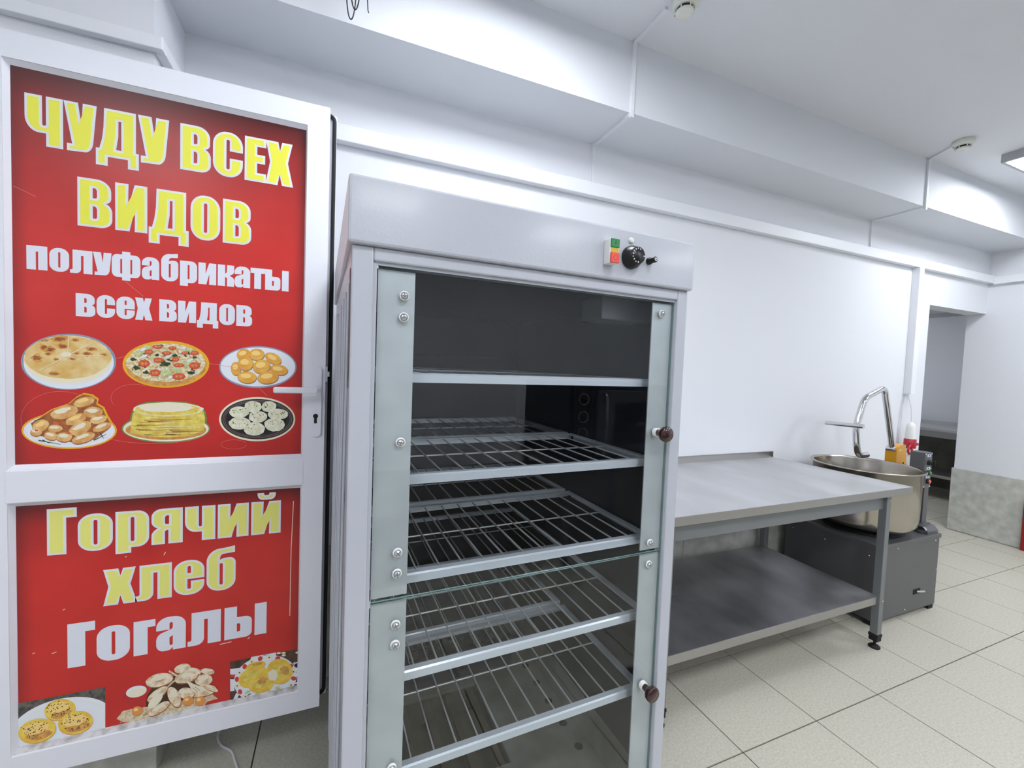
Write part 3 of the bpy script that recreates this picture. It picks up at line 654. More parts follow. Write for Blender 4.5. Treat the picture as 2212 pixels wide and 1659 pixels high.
# seeded buns photo, lower left
p = Pic(lo, *Cc, 'seed_bun_picture', 'printed photo of three seeded buns on a white plate')
def bot(x): return 1238 + (x - 35) * (955 - 1238) / (1000 - 35)
p.clip = lambda x, y: (max(38, min(998, x)), min(y, bot(max(38, min(998, x))) + 0))
p.poly([(35, 680), (998, 500), (998, 960), (35, 1238)], 'p_table').ell(545, 890, 540, 265, 'p_white', -14, 60).ell(545, 880, 470, 215, 'p_cream', -14, 48).ell(545, 880, 462, 209, 'p_white', -14, 48)
for e in [(525, 735, 165, 108), (690, 868, 185, 115), (292, 950, 198, 122)]:
    p.ell(e[0] + 3, e[1] + 8, e[2], e[3], 'p_ochre', -14).ell(e[0], e[1], e[2], e[3], 'p_yellow_bread', -14, 30, .02).ell(e[0] + 20, e[1] + 45, e[2] * .7, e[3] * .4, 'p_crust', -14, 24, .1).ell(e[0] - 10, e[1] - 25, e[2] * .7, e[3] * .5, 'p_bun_hi', -14, 24, .1)
    for k in range(46):
        a = random.uniform(0, 6.28); r = random.random() ** .5 * .8; p.ell(e[0] - 10 + e[2] * r * math.cos(a), e[1] - 10 + e[3] * r * math.sin(a), random.uniform(4, 12), random.uniform(3, 6), 'p_seed', random.uniform(-60, 0), 6)
p.done()
# bread heap, lower middle
p = Pic(lo, *Cc, 'bread_picture', 'printed heap of loaves with cup, eggs and wooden cutlery')
p.poly([(1115, 830), (1180, 750), (1300, 720), (1500, 700), (1750, 640), (1900, 600), (2110, 575), (2165, 620), (2060, 650), (2020, 700), (1890, 765), (1760, 800), (1620, 830), (1400, 875), (1180, 865)], 'p_mat')
for k in range(60): 
    x = random.uniform(1150, 2080); y = 850 - (x - 1150) * .26 + random.uniform(-50, 20); p.line((x, y), (x + random.uniform(10, 40), y - random.uniform(2, 14)), 4, random.choice(['p_ochre', 'p_cream', 'p_brown']))
p.poly([(1205, 580), (1235, 680), (1290, 730), (1380, 690), (1430, 640), (1440, 560)], 'p_cup').ell(1322, 545, 110, 58, 'p_white', -14).ell(1330, 555, 95, 45, 'p_cream', -14).ell(1200, 600, 22, 34, 'p_cup', 10)
p.poly([(1430, 600), (1500, 480), (1640, 400), (1900, 360), (2050, 420), (2100, 520), (2000, 600), (1800, 640), (1600, 690), (1420, 700)], 'p_dark')
for e in [(1560, 425, 150, 72, -14), (1800, 305, 90, 50, -14), (1920, 335, 75, 40, 10), (2060, 335, 75, 34, 5), (2020, 425, 95, 62, -8), (1840, 395, 130, 60, -16), (1540, 570, 130, 46, -36), (1990, 540, 170, 62, -10), (1840, 560, 90, 60, 0), (1715, 600, 62, 118, -22), (1560, 720, 130, 44, -34), (2090, 505, 90, 28, 24)]:
    p.ell(e[0] + 3, e[1] + 7, e[2], e[3], 'p_brown', e[4], 22).ell(e[0], e[1], e[2] * .97, e[3] * .94, 'p_loaf', e[4], 22, .03).ell(e[0] - 8, e[1] - e[3] * .3, e[2] * .6, e[3] * .35, 'p_cream', e[4], 14, .1)
p.line((1660, 330), (1860, 450), 20, 'p_mat', 26); p.poly([(1840, 430), (1980, 490), (2020, 520), (1975, 560), (1900, 530)], 'p_cream'); p.line((1905, 505), (1960, 545), 5, 'p_brown').line((1930, 495), (1985, 535), 5, 'p_brown')
p.line((1860, 300), (1480, 650), 14, 'p_mat', 18).ell(1520, 640, 100, 42, 'p_cream', -46)
for e in [(1332, 745, 58, 48), (1858, 640, 60, 46), (1985, 642, 55, 48)]: p.ell(e[0], e[1] + 4, e[2], e[3], 'p_brown', -20).ell(*e, 'p_egg', -20).ell(e[0] - 14, e[1] - 14, e[2] * .4, e[3] * .35, 'p_bun_hi', -20)
p.done()
# yellow breads photo, lower right
p = Pic(lo, *Dd, 'yellow_bread_picture', 'printed photo of three yellow breads on a patterned plate')
def bot2(x): return 1385 + (x - 280) * (1040 - 1385) / (1830 - 280)
p.clip = lambda x, y: (max(283, min(1835, x)), min(y, bot2(max(283, min(1835, x)))))
p.poly([(283, 405), (1835, 112), (1835, 1040), (283, 1385)], 'p_wood')
p.poly([(283, 570), (560, 540), (420, 700), (283, 690)], 'p_white').poly([(283, 700), (420, 690), (380, 760), (283, 760)], 'p_red').poly([(283, 800), (370, 800), (380, 1060), (283, 1070)], 'p_white').poly([(420, 1100), (480, 1150), (380, 1370), (290, 1390)], 'p_white').poly([(480, 1200), (640, 1270), (560, 1360), (410, 1340)], 'p_navy')
p.poly([(760, 300), (1310, 200), (1310, 260), (900, 350), (680, 470)], 'p_white').poly([(900, 330), (1050, 250), (1240, 260), (1000, 300)], 'p_black').poly([(1690, 430), (1835, 410), (1835, 900), (1690, 910), (1780, 650)], 'p_white').ell(1780, 490, 60, 50, 'p_black').poly([(1770, 740), (1835, 730), (1835, 830), (1740, 880)], 'p_navy')
for x, y in [(1370, 215), (1480, 210), (1480, 265), (1790, 200)]: p.ell(x, y, 50, 24, 'p_cream', -8, 10)
p.ell(1070, 790, 715, 520, 'p_white', -14, 60)
for k in range(20):
    a = 2 * math.pi * k / 20; c, q = math.cos(math.radians(-14)), math.sin(math.radians(-14)); x, y = 650 * math.cos(a), 468 * math.sin(a); X_, Y_ = 1070 + x * c - y * q, 790 + x * q + y * c
    if k % 2: p.ell(X_, Y_, 62, 50, 'p_red', math.degrees(a) * .5, 8)
    else: p.ell(X_, Y_, 62, 56, 'p_cream', 0, 14).ell(X_, Y_, 20, 16, 'p_dgreen', 0, 8)
p.ell(1070, 790, 590, 420, 'p_white', -14, 48)
for x, y in [(900, 1120), (1150, 1090), (1360, 985), (680, 1080)]: p.ell(x, y, 60, 40, 'p_lgreen', -20, 8, .4).ell(x + 30, y + 60, 60, 10, 'p_navy', -30, 10)
for e in [(860, 500, 230, 100, -16), (800, 740, 350, 220, -25), (980, 890, 300, 200, -14), (1390, 620, 290, 285, 10)]:
    p.ell(e[0], e[1] + 8, e[2], e[3], 'p_ochre', e[4], 32).ell(e[0], e[1], e[2], e[3] * .98, 'p_yellow_bread', e[4], 32, .01).ell(e[0] - 30, e[1], e[2] * .6, e[3] * .55, 'p_pancake', e[4], 24, .08)
p.ell(1510, 600, 110, 100, 'p_ochre', 20, 18, .15).ell(1240, 700, 110, 130, 'p_cream', 10, 18, .1).ell(1000, 840, 120, 70, 'p_crust', -30, 18, .2).ell(880, 460, 110, 40, 'p_ochre', -14, 16, .2)
p.done()
# light scratches on the sheets
p = Pic(up, 0, 0, 1, 'scratch', 'fine pale scratches')
def arc(cx, cy, rx, ry, a0, a1, n=14):
    P_ = [(cx + rx * math.cos(math.radians(a0 + (a1 - a0) * k / n)), cy + ry * math.sin(math.radians(a0 + (a1 - a0) * k / n))) for k in range(n + 1)]
    for a, b in zip(P_, P_[1:]): p.line(a, b, .5, 'p_scratch')
arc(130, 905, 85, 60, 60, 300); arc(330, 930, 120, 28, 20, 170); arc(505, 960, 28, 10, 0, 340); arc(290, 860, 50, 30, 150, 300)
for q in [((271, 608), (310, 640)), ((30, 402), (78, 425)), ((560, 838), (577, 855)), ((452, 785), (560, 802)), ((250, 775), (270, 770))]: p.line(*q, .7, 'p_scratch')
p.done()
p = Pic(lo, 0, 0, 1, 'scratch', 'fine pale scratches')
for q in [((634, 1082), (629, 1185)), ((629, 1185), (626, 1330)), ((354, 1199), (358, 1192)), ((112, 1412), (122, 1408)), ((270, 1203), (274, 1202)), ((475, 1392), (500, 1386)), ((535, 1380), (540, 1376)), ((136, 1318), (141, 1315)), ((70, 1412), (76, 1410))]: p.line(*q, 1.4, 'p_cream')
p.done()

# ================================================================== GLASS PROOFING CABINET
YAW = math.radians(1.8947)
CW, CD, CT = 0.776, 0.93, 1.726     # body width, depth, top
cab = empty('proofing_cabinet', (-1.409, -0.276, 0), YAW, 'tall light grey proofing cabinet with two glass doors and wire shelves', 'cabinet', local=True)
FW = .036; ZB = .10
def C_(name, m, parent=cab, mats='cab_paint', label=None): return m.build(name, mats, parent, label=label)
# carcass: outer skins, inner liner, frame
C_('side_panel', MB().box((0, .002, ZB), (.012, CD, 1.611), .002))
C_('side_panel', MB().box((CW - .012, .002, ZB), (CW, CD, 1.611), .002))
C_('back_panel', MB().box((.012, CD - .012, ZB), (CW - .012, CD, 1.611)))
C_('liner', MB().box((.030, .03, .29), (.034, CD - .02, 1.60)).box((CW - .034, .03, .29), (CW - .030, CD - .02, 1.60)).box((.034, CD - .024, .29), (CW - .034, CD - .02, 1.60)).box((.034, .03, 1.596), (CW - .034, CD - .024, 1.60)), mats='cab_in')
fr = MB().box((.0, 0, ZB), (FW, .03, 1.611), .003).box((CW - FW + .004, 0, ZB), (CW, .03, 1.611), .003).box((FW, 0, 1.587), (CW - FW + .004, .03, 1.611), .003).box((FW, 0, ZB), (CW - FW + .004, .03, .34), .003)
C_('frame', fr)
for q in (((FW, .006, .345), (.0425, .03, 1.587)), ((.7432, .006, .345), (CW - FW + .004, .03, 1.587)), ((.0425, .007, 1.5815), (.7432, .03, 1.587))): C_('door_stop', MB().box(*q))
C_('header', MB().box((-.008, -.012, 1.611), (CW + .004, CD, CT), .005))
C_('base', MB().box((.01, .04, .06), (CW - .01, CD - .02, ZB)).box((.0, .02, ZB - .004), (CW, CD, ZB)), mats='hammer_grey')
for x in (.06, CW - .06):
    for y in (.08, CD - .08): C_('foot', MB().lathe([(0, 0), (.024, 0), (.024, .012), (.012, .014), (.012, .062), (0, .062)], (x, y, 0), n=18), mats='black_matte')
# nameplate edge of plastic film on the left side
film = MB()
for k in range(7):
    y0 = .06 + k * .11
    film.tube([(-.002, y0 + random.uniform(-.02, .02), .12), (-.0035, y0 + random.uniform(-.02, .02), .6), (-.003, y0 + random.uniform(-.02, .02), 1.1), (-.001, y0 + random.uniform(-.02, .02), 1.55)], .003, 5)
C_('film_crease', film, label='creased protective film on the side')
MATS['film'] = mat('film', (226, 220, 232), .25)
cab.children[-1].data.materials[0] = MATS['film']
mat('rust_scratch', (90, 80, 78), .5)
C_('scratch', MB().box((-.001, .03, 1.36), (.0005, .05, 1.575)).box((-.001, .045, 1.37), (.0005, .06, 1.42)), mats='rust_scratch')
# ---- doors: glass, metal strips, screws, knob
SCREW = MB().lathe([(0, -.0), (.009, 0), (.009, -.003), (.0068, -.004)], (0, 0, 0), (0, 1, 0), n=20)
SCREW.m = 1; SCREW.lathe([(.0062, -.003), (.006, -.0065), (.004, -.0085), (0, -.009)], (0, 0, 0), (0, 1, 0), n=16)
SCREW.m = 2; SCREW.box((-.0052, -.0092, -.0007), (.0052, -.0078, .0007)).box((-.0007, -.0092, -.0052), (.0007, -.0078, .0052))
screw_me = SCREW.mesh('screw', ['white_nylon', 'screw', 'leg_paint'])
def glass_door(z0, z1, screws_l, screws_r, knob_z):
    d = MB(); x0, x1 = .0435, .7425; y0, y1 = .010, .0145
    d.m = 0; d.add([(x0, y0, z0), (x1, y0, z0), (x1, y0, z1), (x0, y0, z1)], [(0, 1, 2, 3)])
    d.m = 0; d.add([(x0, y1, z0), (x1, y1, z0), (x1, y1, z1), (x0, y1, z1)], [(3, 2, 1, 0)])
    d.m = 1
    d.add([(x0, y0, z0), (x1, y0, z0), (x1, y1, z0), (x0, y1, z0)], [(0, 1, 2, 3)]); d.add([(x0, y0, z1), (x1, y0, z1), (x1, y1, z1), (x0, y1, z1)], [(0, 3, 2, 1)])
    d.add([(x0, y0, z0), (x0, y1, z0), (x0, y1, z1), (x0, y0, z1)], [(0, 1, 2, 3)]); d.add([(x1, y0, z0), (x1, y1, z0), (x1, y1, z1), (x1, y0, z1)], [(0, 3, 2, 1)])
    g = d.build('glass_door', ['glass', 'glass_edge'], cab, fix=False, label='clear glass door')
    MB().box((x0 + .002, y1 + .001, z0 + .004), (.112, y1 + .004, z1 - .001)).build('metal_strip', 'galv', g)
    MB().box((.681, y1 + .001, z0 + .004), (x1 - .002, y1 + .004, z1 - .001)).build('metal_strip', 'galv', g)
    for z in screws_l: o = child('screw', screw_me, g, (.0915, y0 - .0002, z)); o.rotation_euler = (0, random.uniform(0, 1.5), 0)
    for z in screws_r: o = child('screw', screw_me, g, (.7045, y0 - .0002, z)); o.rotation_euler = (0, random.uniform(0, 1.5), 0)
    k = MB(); k.m = 0; k.lathe([(.0105, 0), (.0105, .010), (.007, .0105)], (.7045, y0, knob_z), (0, -1, 0), n=20)
    k.m = 1; k.lathe([(.0085, .0095), (.0085, .022), (.0125, .026), (.0178, .030), (.0186, .034), (.0186, .040), (.0168, .0425), (0, .0425)], (.7045, y0, knob_z), (0, -1, 0), n=28)
    k.build('knob', ['white_nylon', 'brown_knob'], g, label='dark brown turned knob')
glass_door(.963, 1.578, (1.532, 1.493, 1.262, 1.053, 1.013), (1.551, .987), 1.263)
glass_door(.345, .9595, (.914, .875, .631, .42), (.933, .38), .624)
for z in (.955, 1.576): C_('hinge_pin', MB().cyl((.042, .012, z), (.042, .012, z + .013), .004, n=10), mats='screw')
# ---- wire shelves: one front rack and one rear rack on each level
wire_me = {}
def wire(parent, x, y0, y1, z):
    L = round(y1 - y0, 4)
    if L not in wire_me: wire_me[L] = MB().cyl((0, 0, 0), (0, L, 0), .0021, n=6, caps=False).mesh('wire', 'wire_steel')
    child('wire', wire_me[L], parent, (x, y0, z))
def rack(z, y0, y1, front):
    a, b = .040, CW - .040
    m = MB()
    m.prism([(y0, z - .019), (y0, z - .003), (y0 + .003, z), (y0 + .016, z), (y0 + .016, z - .0016), (y0 + .0036, z - .0016), (y0 + .0016, z - .0036), (y0 + .0016, z - .019)], 0, a, b)
    m.prism([(y1 - .016, z), (y1, z), (y1, z - .019), (y1 - .0016, z - .019), (y1 - .0016, z - .0016), (y1 - .016, z - .0016)], 0, a, b)
    for s_, x in ((1, a), (-1, b)): m.prism([(x, z - .0002), (x + s_ * .022, z - .0002), (x + s_ * .022, z - .0018), (x + s_ * .0016, z - .0018), (x + s_ * .0016, z - .019), (x, z - .019)], 1, y0 + .016, y1 - .016)
    s = m.build('shelf', 'shelf_paint', cab)
    for k in range(13): wire(s, .090 + k * .0491, y0 + .012, y1 - .010, z - .004)
    MB().cyl((a + .012, (y0 + y1) / 2, z - .0075), (b - .012, (y0 + y1) / 2, z - .0075), .0021, n=6, caps=False).build('cross_wire', 'wire_steel', s)
    for xa in (.034, CW - .052): MB().box((xa, y0 + .004, z - .030), (xa + .018, y1, z - .020)).build('shelf_runner', 'cab_in', s)
for i, z in enumerate((1.391, 1.190, .991, .791, .590)):
    rack(z, .042, .440, True); rack(z, .462, .880, False)
# ---- inside bottom: plate with holes, heater well
C_('bottom_plate', MB().box((.034, .03, .286), (.10, CD - .024, .30)).box((.46, .03, .286), (CW - .034, CD - .024, .30)).box((.10, .03, .286), (.46, .24, .30)).box((.10, .56, .286), (.46, CD - .024, .30)), mats='cab_floor')
C_('bottom_edge', MB().prism([(CW - .034, .30), (CW - .034, .36), (CW - .075, .30)], 1, .03, CD - .03).prism([(.034, .30), (.034, .36), (.07, .30)], 1, .03, CD - .03), mats='cab_floor')
C_('heater_well', MB().box((.10, .24, .20), (.46, .56, .206)).box((.096, .236, .20), (.10, .56, .29)).box((.46, .236, .20), (.464, .56, .29)).box((.10, .236, .20), (.46, .24, .29)).box((.10, .56, .20), (.46, .564, .29)), mats='dirty', label='stained open heater well in the floor')
for k in range(5): C_('well_bar', MB().box((.13 + k * .075, .24, .27), (.15 + k * .075, .56, .285)), mats='dirty')
for y in (.211, .299, .394, .481, .57): C_('drain_hole', MB().cyl((.664, y, .297), (.664, y, .3006), .0125, n=22), mats='black_matte')
C_('water_tray', MB().box((.05, .60, .300), (.62, .604, .40)).box((.05, .60, .300), (.054, .86, .40)).box((.616, .60, .300), (.62, .86, .40)).box((.03, .585, .396), (.64, .604, .404)), mats='cab_in')
ht = MB()
for k in range(4): ht.tube([(.08, .66 + k * .05, .33), (.60, .66 + k * .05, .33)], .006, 8)
for k in range(22): ht.box((.09 + k * .023, .65, .31), (.092 + k * .023, .83, .35))
C_('heater', ht, mats='oven_dark', label='dark finned heating element')
C_('fan_housing', MB().box((.580, .08, 1.535), (.738, .17, 1.592), .003), mats='oven_grey')
C_('air_duct', MB().box((.034, .80, 1.30), (.60, .90, 1.36)).box((.034, .84, 1.44), (.62, .90, 1.58)), mats='cab_in')
# ---- controls on the header
HY = -.012
sw = C_('push_switch', MB().box((.512, HY - .021, 1.640), (.536, HY, 1.692), .001), mats='white_nylon')
MB().box((.5135, HY - .0245, 1.6735), (.5355, HY - .021, 1.6915), .001).build('green_button', 'green_btn', sw)
MB().box((.515, HY - .022, 1.6625), (.534, HY - .0208, 1.6735)).build('yellow_window', 'yellow_btn', sw)
MB().box((.5135, HY - .0265, 1.6405), (.5355, HY - .021, 1.662), .001).build('red_button', 'red_btn', sw)
mk = MB(); mk.box((.5238, HY - .0248, 1.679), (.5252, HY - .0244, 1.687)); mk.build('on_mark', 'black', sw)
mk = MB(); mk.lathe([(.0052, 0), (.0060, 0)], (.5245, HY - .0268, 1.6515), (0, -1, 0), n=24); mk.build('off_mark', 'plug_red', sw)
dl = C_('thermostat_dial', MB().lathe([(.0255, 0), (.0255, .008), (.0225, .012), (.0215, .017), (.0195, .019), (.0185, .026), (0, .026)], (.5855, HY, 1.6645), (0, -1, 0), n=40), mats='black')
tk = MB()
for k in range(9):
    a = math.radians(70 + k * 25); r0, r1 = (.0128, .0165) if k % 2 == 0 else (.0140, .0165)
    c, s_ = math.cos(a), math.sin(a); n_ = Vector((-s_, c)) * .0011
    q = [(.5855 + r * c + n_.x * j, 1.6645 + r * s_ + n_.y * j) for r, j in ((r0, 1), (r1, 1), (r1, -1), (r0, -1))]
    tk.flat([q], HY - .0263)
tk.box((.5855 + .0135, HY - .0264, 1.6638), (.5855 + .0185, HY - .0262, 1.6652))
tk.build('scale_marks', 'print_white', dl)
C_('pilot_lamp', MB().lathe([(.0065, 0), (.0065, .003), (.005, .005), (.003, .0045), (0, .006)], (.584, HY, 1.702), (0, -1, 0), n=20), mats='detector')
fu = C_('fuse_holder', MB().lathe([(.0082, 0), (.0082, .005), (.0066, .006), (.0066, .022), (.005, .0235), (0, .0235)], (.6375, HY, 1.6635), (0, -1, 0), n=22), mats='black')
MB().lathe([(.002, 0), (.0036, 0)], (.6375, HY - .0237, 1.6635), (0, -1, 0), n=16).build('fuse_mark', 'print_white', fu)

# ================================================================== STEEL WORK TABLE
tb = empty('work_table', (.46, .54, 0), 0, 'long stainless steel work table with back lip and lower shelf', 'table')
TX0, TX1, TY0, TY1, TZ = -.44, 1.372, .168, .908, .857
top = MB()
top.prism([(TX0, TY0), (TX1, TY0), (TX1 - .05, TY1), (TX0, TY1)], 2, TZ - .003, TZ)
top.build('worktop', 'steel', tb)
MB().box((TX0, TY0 - .001, TZ - .037), (TX1, TY0 + .003, TZ - .0002), .0012).build('front_lip', 'steel_edge', tb)
MB().prism([(TX1, TY0), (TX1 - .05, TY1), (TX1 - .053, TY1), (TX1 - .003, TY0)], 2, TZ - .037, TZ - .0004).box((TX0, TY0, TZ - .037), (TX0 + .003, TY1, TZ - .0004)).build('side_lip', 'steel_edge', tb)
MB().box((TX0, TY1 - .004, TZ - .03), (TX1 - .053, TY1, TZ + .04), .001).box((TX0, TY1 - .004, TZ + .037), (TX1 - .053, TY1 + .010, TZ + .04)).build('back_lip', 'steel_edge', tb)
LX0, LX1, LY0, LY1 = -.24, 1.2, .198, .84
MB().box((LX0, TY0 + .04, .742), (LX1, TY0 + .044, .820)).box((LX0, LY1 + .03, .742), (LX1, LY1 + .034, .820)).box((LX1 + .02, LY0 + .03, .742), (LX1 + .024, LY1, .820)).build('apron', 'leg_paint', tb)
SZ = .280
MB().box((LX0 - .004, LY0 + .004, SZ - .003), (LX1 + .008, LY1 + .03, SZ)).build('lower_shelf', 'steel_shelf', tb)
MB().box((LX0 - .004, LY0 + .002, SZ - .040), (LX1 + .006, LY0 + .006, SZ - .0005), .001).box((LX0 - .004, LY1 + .028, SZ - .040), (LX1 + .006, LY1 + .032, SZ - .0005), .001).build('shelf_lip', 'steel_edge', tb)
for x in (LX0 + .002, LX1):
    for y in (LY0 - .008, LY1):
        lg = MB().box((x, y, .075), (x + .036, y + .036, .822), .002).build('leg', 'leg_paint', tb)
        f = MB().box((x - .004, y - .004, .062), (x + .040, y + .040, .078), .003)
        f.prism([(x - .001, y - .001), (x + .037, y - .001), (x + .037, y + .037), (x - .001, y + .037)], 2, .040, .064)
        f.cyl((x + .018, y + .018, .012), (x + .018, y + .018, .042), .006, n=12).lathe([(0, 0), (.024, 0), (.026, .006), (.018, .014), (0, .016)], (x + .018, y + .018, .0005), n=22)
        f.build('foot', 'black_matte', lg)
        MB().cyl((x + .018, y - .0005, SZ - .02), (x + .018, y - .004, SZ - .02), .005, n=12).cyl((x + .018, y - .0005, .79), (x + .018, y - .003, .79), .005, n=12).build('bolt', 'chrome', lg)

# ================================================================== DOUGH MIXER
mx = empty('dough_mixer', (1.73, .58, 0), 0, 'grey dough mixer with steel bowl, yellow head and bent steel hook', 'dough mixer')
BX0, BX1, BY0, BY1 = 1.415, 2.045, .314, .850
MB().box((BX0, BY0, .028), (BX1, BY1, .455), .003).build('base_cabinet', 'hammer_grey', mx)
MB().box((BX0 - .006, BY0 - .006, .448), (BX1 + .006, BY1 + .006, .474), .003).build('lid', 'hammer_grey', mx)
for x in (BX0 + .03, BX1 - .03):
    for y in (BY0 + .03, BY1 - .03): MB().box((x - .025, y - .025, 0), (x + .025, y + .025, .029)).build('foot', 'black_matte', mx)
sc = MB().lathe([(0, .003), (.003, .0022), (.0042, 0)], (0, 0, 0), (0, -1, 0), n=10).mesh('screw', 'chrome')
for (x, z) in [(1.45, .44), (1.60, .436), (2.00, .435), (1.45, .09), (1.72, .05), (2.03, .25)]: child('screw', sc, mx, (x, BY0 - .0005, z))
scx = MB().lathe([(0, .003), (.003, .0022), (.0042, 0)], (0, 0, 0), (-1, 0, 0), n=10).mesh('screw', 'chrome')
for (y, z) in [(.36, .40), (.36, .16), (.6, .40), (.8, .40)]: child('screw', scx, mx, (BX0 - .0005, y, z))
ca = MB().box((1.795, BY0 - .003, .128), (1.865, BY0 + .002, .158), .001).build('cable_gland', 'black_matte', mx)
MB().cyl((1.825, BY0 - .002, .143), (1.875, BY0 - .018, .144), .006, n=12).build('gland_tip', 'chrome', ca)
# bowl
BC = (1.68, .552); RZ_ = .872
bo = [(.0, .497), (.15, .497), (.205, .503), (.243, .520), (.262, .548), (.268, .59), (.270, RZ_ - .004), (.286, RZ_ - .004), (.287, RZ_), (.284, RZ_ + .003), (.268, RZ_ + .002), (.265, RZ_ - .006), (.264, .60), (.255, .55), (.235, .526), (.2, .51), (.0, .503)]
MB().lathe(bo, (BC[0], BC[1], 0), n=72).build('bowl', 'bowl_steel', mx)
MB().lathe([(0, .474), (.20, .474), (.20, .482), (.13, .486), (.13, .4975), (0, .4975)], (BC[0], BC[1], 0), n=48).build('turntable', 'black_matte', mx)
# raised plinth with roller, post and control box
pn = MB().prism([(.325, .474), (.325, .492), (.345, .516), (.455, .516), (.47, .474)], 0, 1.93, 2.045).build('plinth', 'hammer_grey', mx)
MB().cyl((1.918, .35, .495), (1.935, .35, .495), .020, n=22).build('roller', 'chrome', pn)
pt = MB().box((1.995, .385, .514), (2.045, .425, .80), .002).box((1.975, .37, .514), (2.06, .44, .519)).build('post', 'hammer_grey', mx)
PX0, PX1, PY0, PY1, PZ0, PZ1 = 1.94, 2.02, .37, .445, .748, .970
cb = MB().box((PX0, PY0, PZ0), (PX1, PY1, PZ1), .002).build('control_box', 'hammer_grey', mx)
MB().box((1.995, .40, .70), (2.045, .43, .96)).build('box_bracket', 'hammer_grey', pt)
xm = (PX0 + PX1) / 2
MB().lathe([(.017, 0), (.017, .010), (.012, .012), (.012, .022), (0, .022)], (xm + .004, PY0, .908), (0, -1, 0), n=24).box((xm - .0, PY0 - .034, .892), (xm + .008, PY0 - .02, .924), .003).build('rotary_switch', 'black_matte', cb)
for z, c in ((.842, 'green_btn'), (.790, 'red_btn')):
    b = MB(); b.m = 0; b.lathe([(.015, 0), (.015, .010), (.011, .012)], (xm + .004, PY0, z), (0, -1, 0), n=22); b.m = 1; b.lathe([(.011, .010), (.010, .016), (0, .0175)], (xm + .004, PY0, z), (0, -1, 0), n=20)
    b.build('push_button', ['black', c], cb)
for z in (.951, .872, .818):
    l = MB(); l.m = 0; l.box((xm - .015, PY0 - .001, z - .0075), (xm + .022, PY0, z + .0075)); l.m = 1; l.box((xm - .006, PY0 - .0014, z - .003), (xm + .012, PY0 - .0009, z + .003)); l.build('legend_plate', ['print_white', 'black'], cb)
for x, z in ((PX0 + .008, .961), (PX1 - .007, .961), (PX0 + .008, .757), (PX1 - .007, .757), (PX1 - .007, .868)): child('screw', sc, cb, (x, PY0, z))
# yellow head on a column behind the bowl, chrome pivot, hook
MB().box((2.0, .54, .474), (2.044, .61, .84)).build('column', 'hammer_grey', mx)
hd = MB().prism([(.800, 2.0), (.955, 2.0), (.968, 2.012), (.982, 2.05), (.982, 2.10), (.800, 2.13)], 1, .543, .607)
hd.v = [(v[2], v[1], v[0]) for v in hd.v]
hd = hd.build('head', 'yellow', mx)
MB().cyl((2.005, .549, .952), (2.005, .601, .952), .016, n=22).build('pivot', 'chrome', hd)
for x, z in ((2.04, .945), (2.085, .86), (2.11, .965)): MB().lathe([(0, .003), (.006, .002), (.007, 0)], (x, .543, z), (0, -1, 0), n=14).build('bolt', 'chrome' if x < 2.05 else 'black', hd)
hk = MB().tube([(2.012, .575, .955), (1.872, .575, 1.362), (1.668, .575, 1.292), (1.601, .575, 1.112), (1.622, .575, .985), (1.648, .575, .925), (1.735, .575, .925)], .018, 18, fillet=.042, seg=8)
hook = hk.build('hook_arm', 'chrome', mx)
MB().tube([(1.592, .748, 1.111), (1.596, .53, 1.118)], .0135, 14).build('handle_bar', 'chrome', hook)

# ---- industrial plug on its cables under the duct
pg = empty('industrial_plug', (2.84, .845, .74), 0, 'white and red three-phase plug hanging under the upright duct', 'plug')
px, py = 2.815, .845
MB().lathe([(.006, .345), (.010, .34), (.026, .325), (.030, .30), (.034, .24), (.034, .21)], (px, py, .74), n=28).build('plug_body', 'white_nylon', pg)
MB().lathe([(.034, .21), (.039, .205), (.039, .14), (.036, .135)], (px, py, .74), n=28).box((px + .01, py - .0405, .90), (px + .035, py - .030, .92)).build('red_collar', 'plug_red', pg)
MB().lathe([(.036, .135), (.037, .12), (.034, .06), (.026, .01), (.010, 0), (0, 0)], (px, py, .74), n=28).build('socket_body', 'white_nylon', pg)
MB().tube([(px - .03, py - .02, .905), (px - .062, py - .025, .89), (px - .075, py - .025, .855), (px - .06, py - .028, .835), (px - .03, py - .028, .83), (px - .022, py - .028, .86), (px - .04, py - .026, .885)], .008, 8).build('latch_ring', 'plug_red', pg)
MB().tube([(px, py, 1.083), (px + .006, py + .01, 1.2), (px + .018, YW - .03, 1.306)], .0045, 8).build('cable', 'white_cable', pg)
MB().tube([(px - .01, py + .01, .745), (px - .035, py + .045, .80), (px - .03, YW - .02, 1.0), (px - .012, YW - .018, 1.2), (px + .02, YW - .02, 1.306)], .0042, 8).build('cable', 'white_cable', pg)

# ================================================================== ROOM BEYOND THE DOORWAY
t2 = empty('steel_table', (5.55, 1.95, 0), 0, 'steel table in the room beyond the doorway', 'table')
MB().box((5.25, 1.15, .815), (5.87, 3.2, .85), .003).box((5.85, 1.15, .85), (5.87, 3.2, .90)).build('worktop', 'steel', t2)
MB().box((5.27, 1.18, .74), (5.275, 3.17, .815)).build('apron', 'steel_edge', t2)
MB().box((5.25, 1.17, .26), (5.83, 3.18, .295), .002).build('lower_shelf', 'steel_edge', t2)
for x in (5.28, 5.79):
    for y in (1.2, 3.14): MB().box((x, y, 0), (x + .04, y + .04, .815)).build('leg', 'leg_paint', t2)
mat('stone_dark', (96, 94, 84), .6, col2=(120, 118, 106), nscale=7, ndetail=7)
bw = bpy.data.objects['wall_beyond']
for k in range(3): MB().box((XF - .014, YT + .002 + k * .64, 0), (XF, YT + .638 + k * .64, .78), .002).build('stone_slab', 'stone_dark', bw)

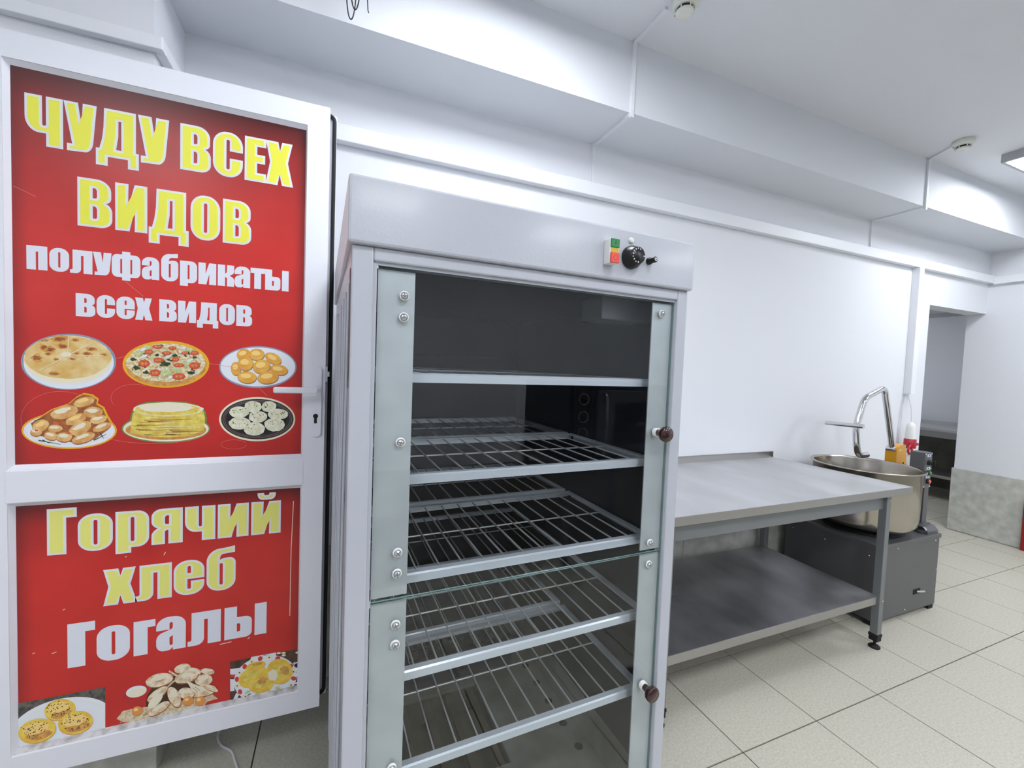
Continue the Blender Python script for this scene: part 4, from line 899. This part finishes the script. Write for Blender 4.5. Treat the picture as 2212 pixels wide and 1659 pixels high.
struct('trim_2', MB().box((XF - .04, YT, 2.285), (XF, YF, 2.335)), 'lamp_body')['label'] = 'grey strip high on the far wall beyond the doorway'  # thin grey bar along the far wall
# red standing panel at the right edge
rp_ = MB().box((XR - .055, .40, .0), (XR - .016, .574, .43), .006).build('red_panel', 'red_paint'); tag(rp_, 'red upright board beside the stone slab at the right picture edge', 'board')

# white cable on the floor behind the door
o = MB().tube([(-1.80, .84, .004), (-1.80, .79, .004), (-1.822, .735, .004), (-1.80, .675, .004), (-1.752, .635, .004), (-1.735, .585, .004), (-1.715, .54, .004), (-1.69, .42, .004), (-1.70, .2, .004)], .0038, 8, fillet=.03).build('floor_cable', 'white_cable')
tag(o, 'thin white cable snaking on the tiles under the poster door', 'cable')

# ================================================================== OVEN BEHIND THE VIEWER (seen reflected in the glass)
ov = empty('convection_oven', (.66, -2.25, 0), 0, 'dark convection oven on a stand behind the viewer, reflected in the cabinet glass', 'oven')
MB().box((.18, -2.6, .76), (1.16, -1.93, 1.30), .01).build('body', 'oven_dark', ov)
dp = MB().box((.20, -1.93, .78), (.385, -1.912, 1.285), .004).build('control_panel', 'oven_dark', ov)
for z in (1.195, 1.07, .95):
    MB().lathe([(.042, 0), (.042, .004), (.038, .004), (.036, 0)], (.285, -1.912, z), (0, 1, 0), n=28).build('dial_ring', 'oven_ring', dp)
    MB().lathe([(.026, 0), (.024, .018), (0, .018)], (.285, -1.912, z), (0, 1, 0), n=24).build('dial', 'black', dp)
dr = MB().box((.40, -1.93, .78), (1.15, -1.905, 1.26), .006).build('oven_door', 'oven_grey', ov)
MB().box((.56, -1.905, .86), (1.02, -1.902, 1.17)).build('oven_window', 'black', dr)
MB().tube([(.45, -1.905, .80), (.45, -1.86, .82), (.45, -1.86, 1.22), (.45, -1.905, 1.24)], .011, 10, fillet=.03).build('oven_handle', 'chrome', dr)
MB().box((.16, -2.62, .70), (1.18, -1.92, .76)).build('stand_top', 'steel_edge', ov)
for x in (.18, 1.12):
    for y in (-2.60, -1.97): MB().box((x, y, 0), (x + .04, y + .04, .70)).build('leg', 'leg_paint', ov)
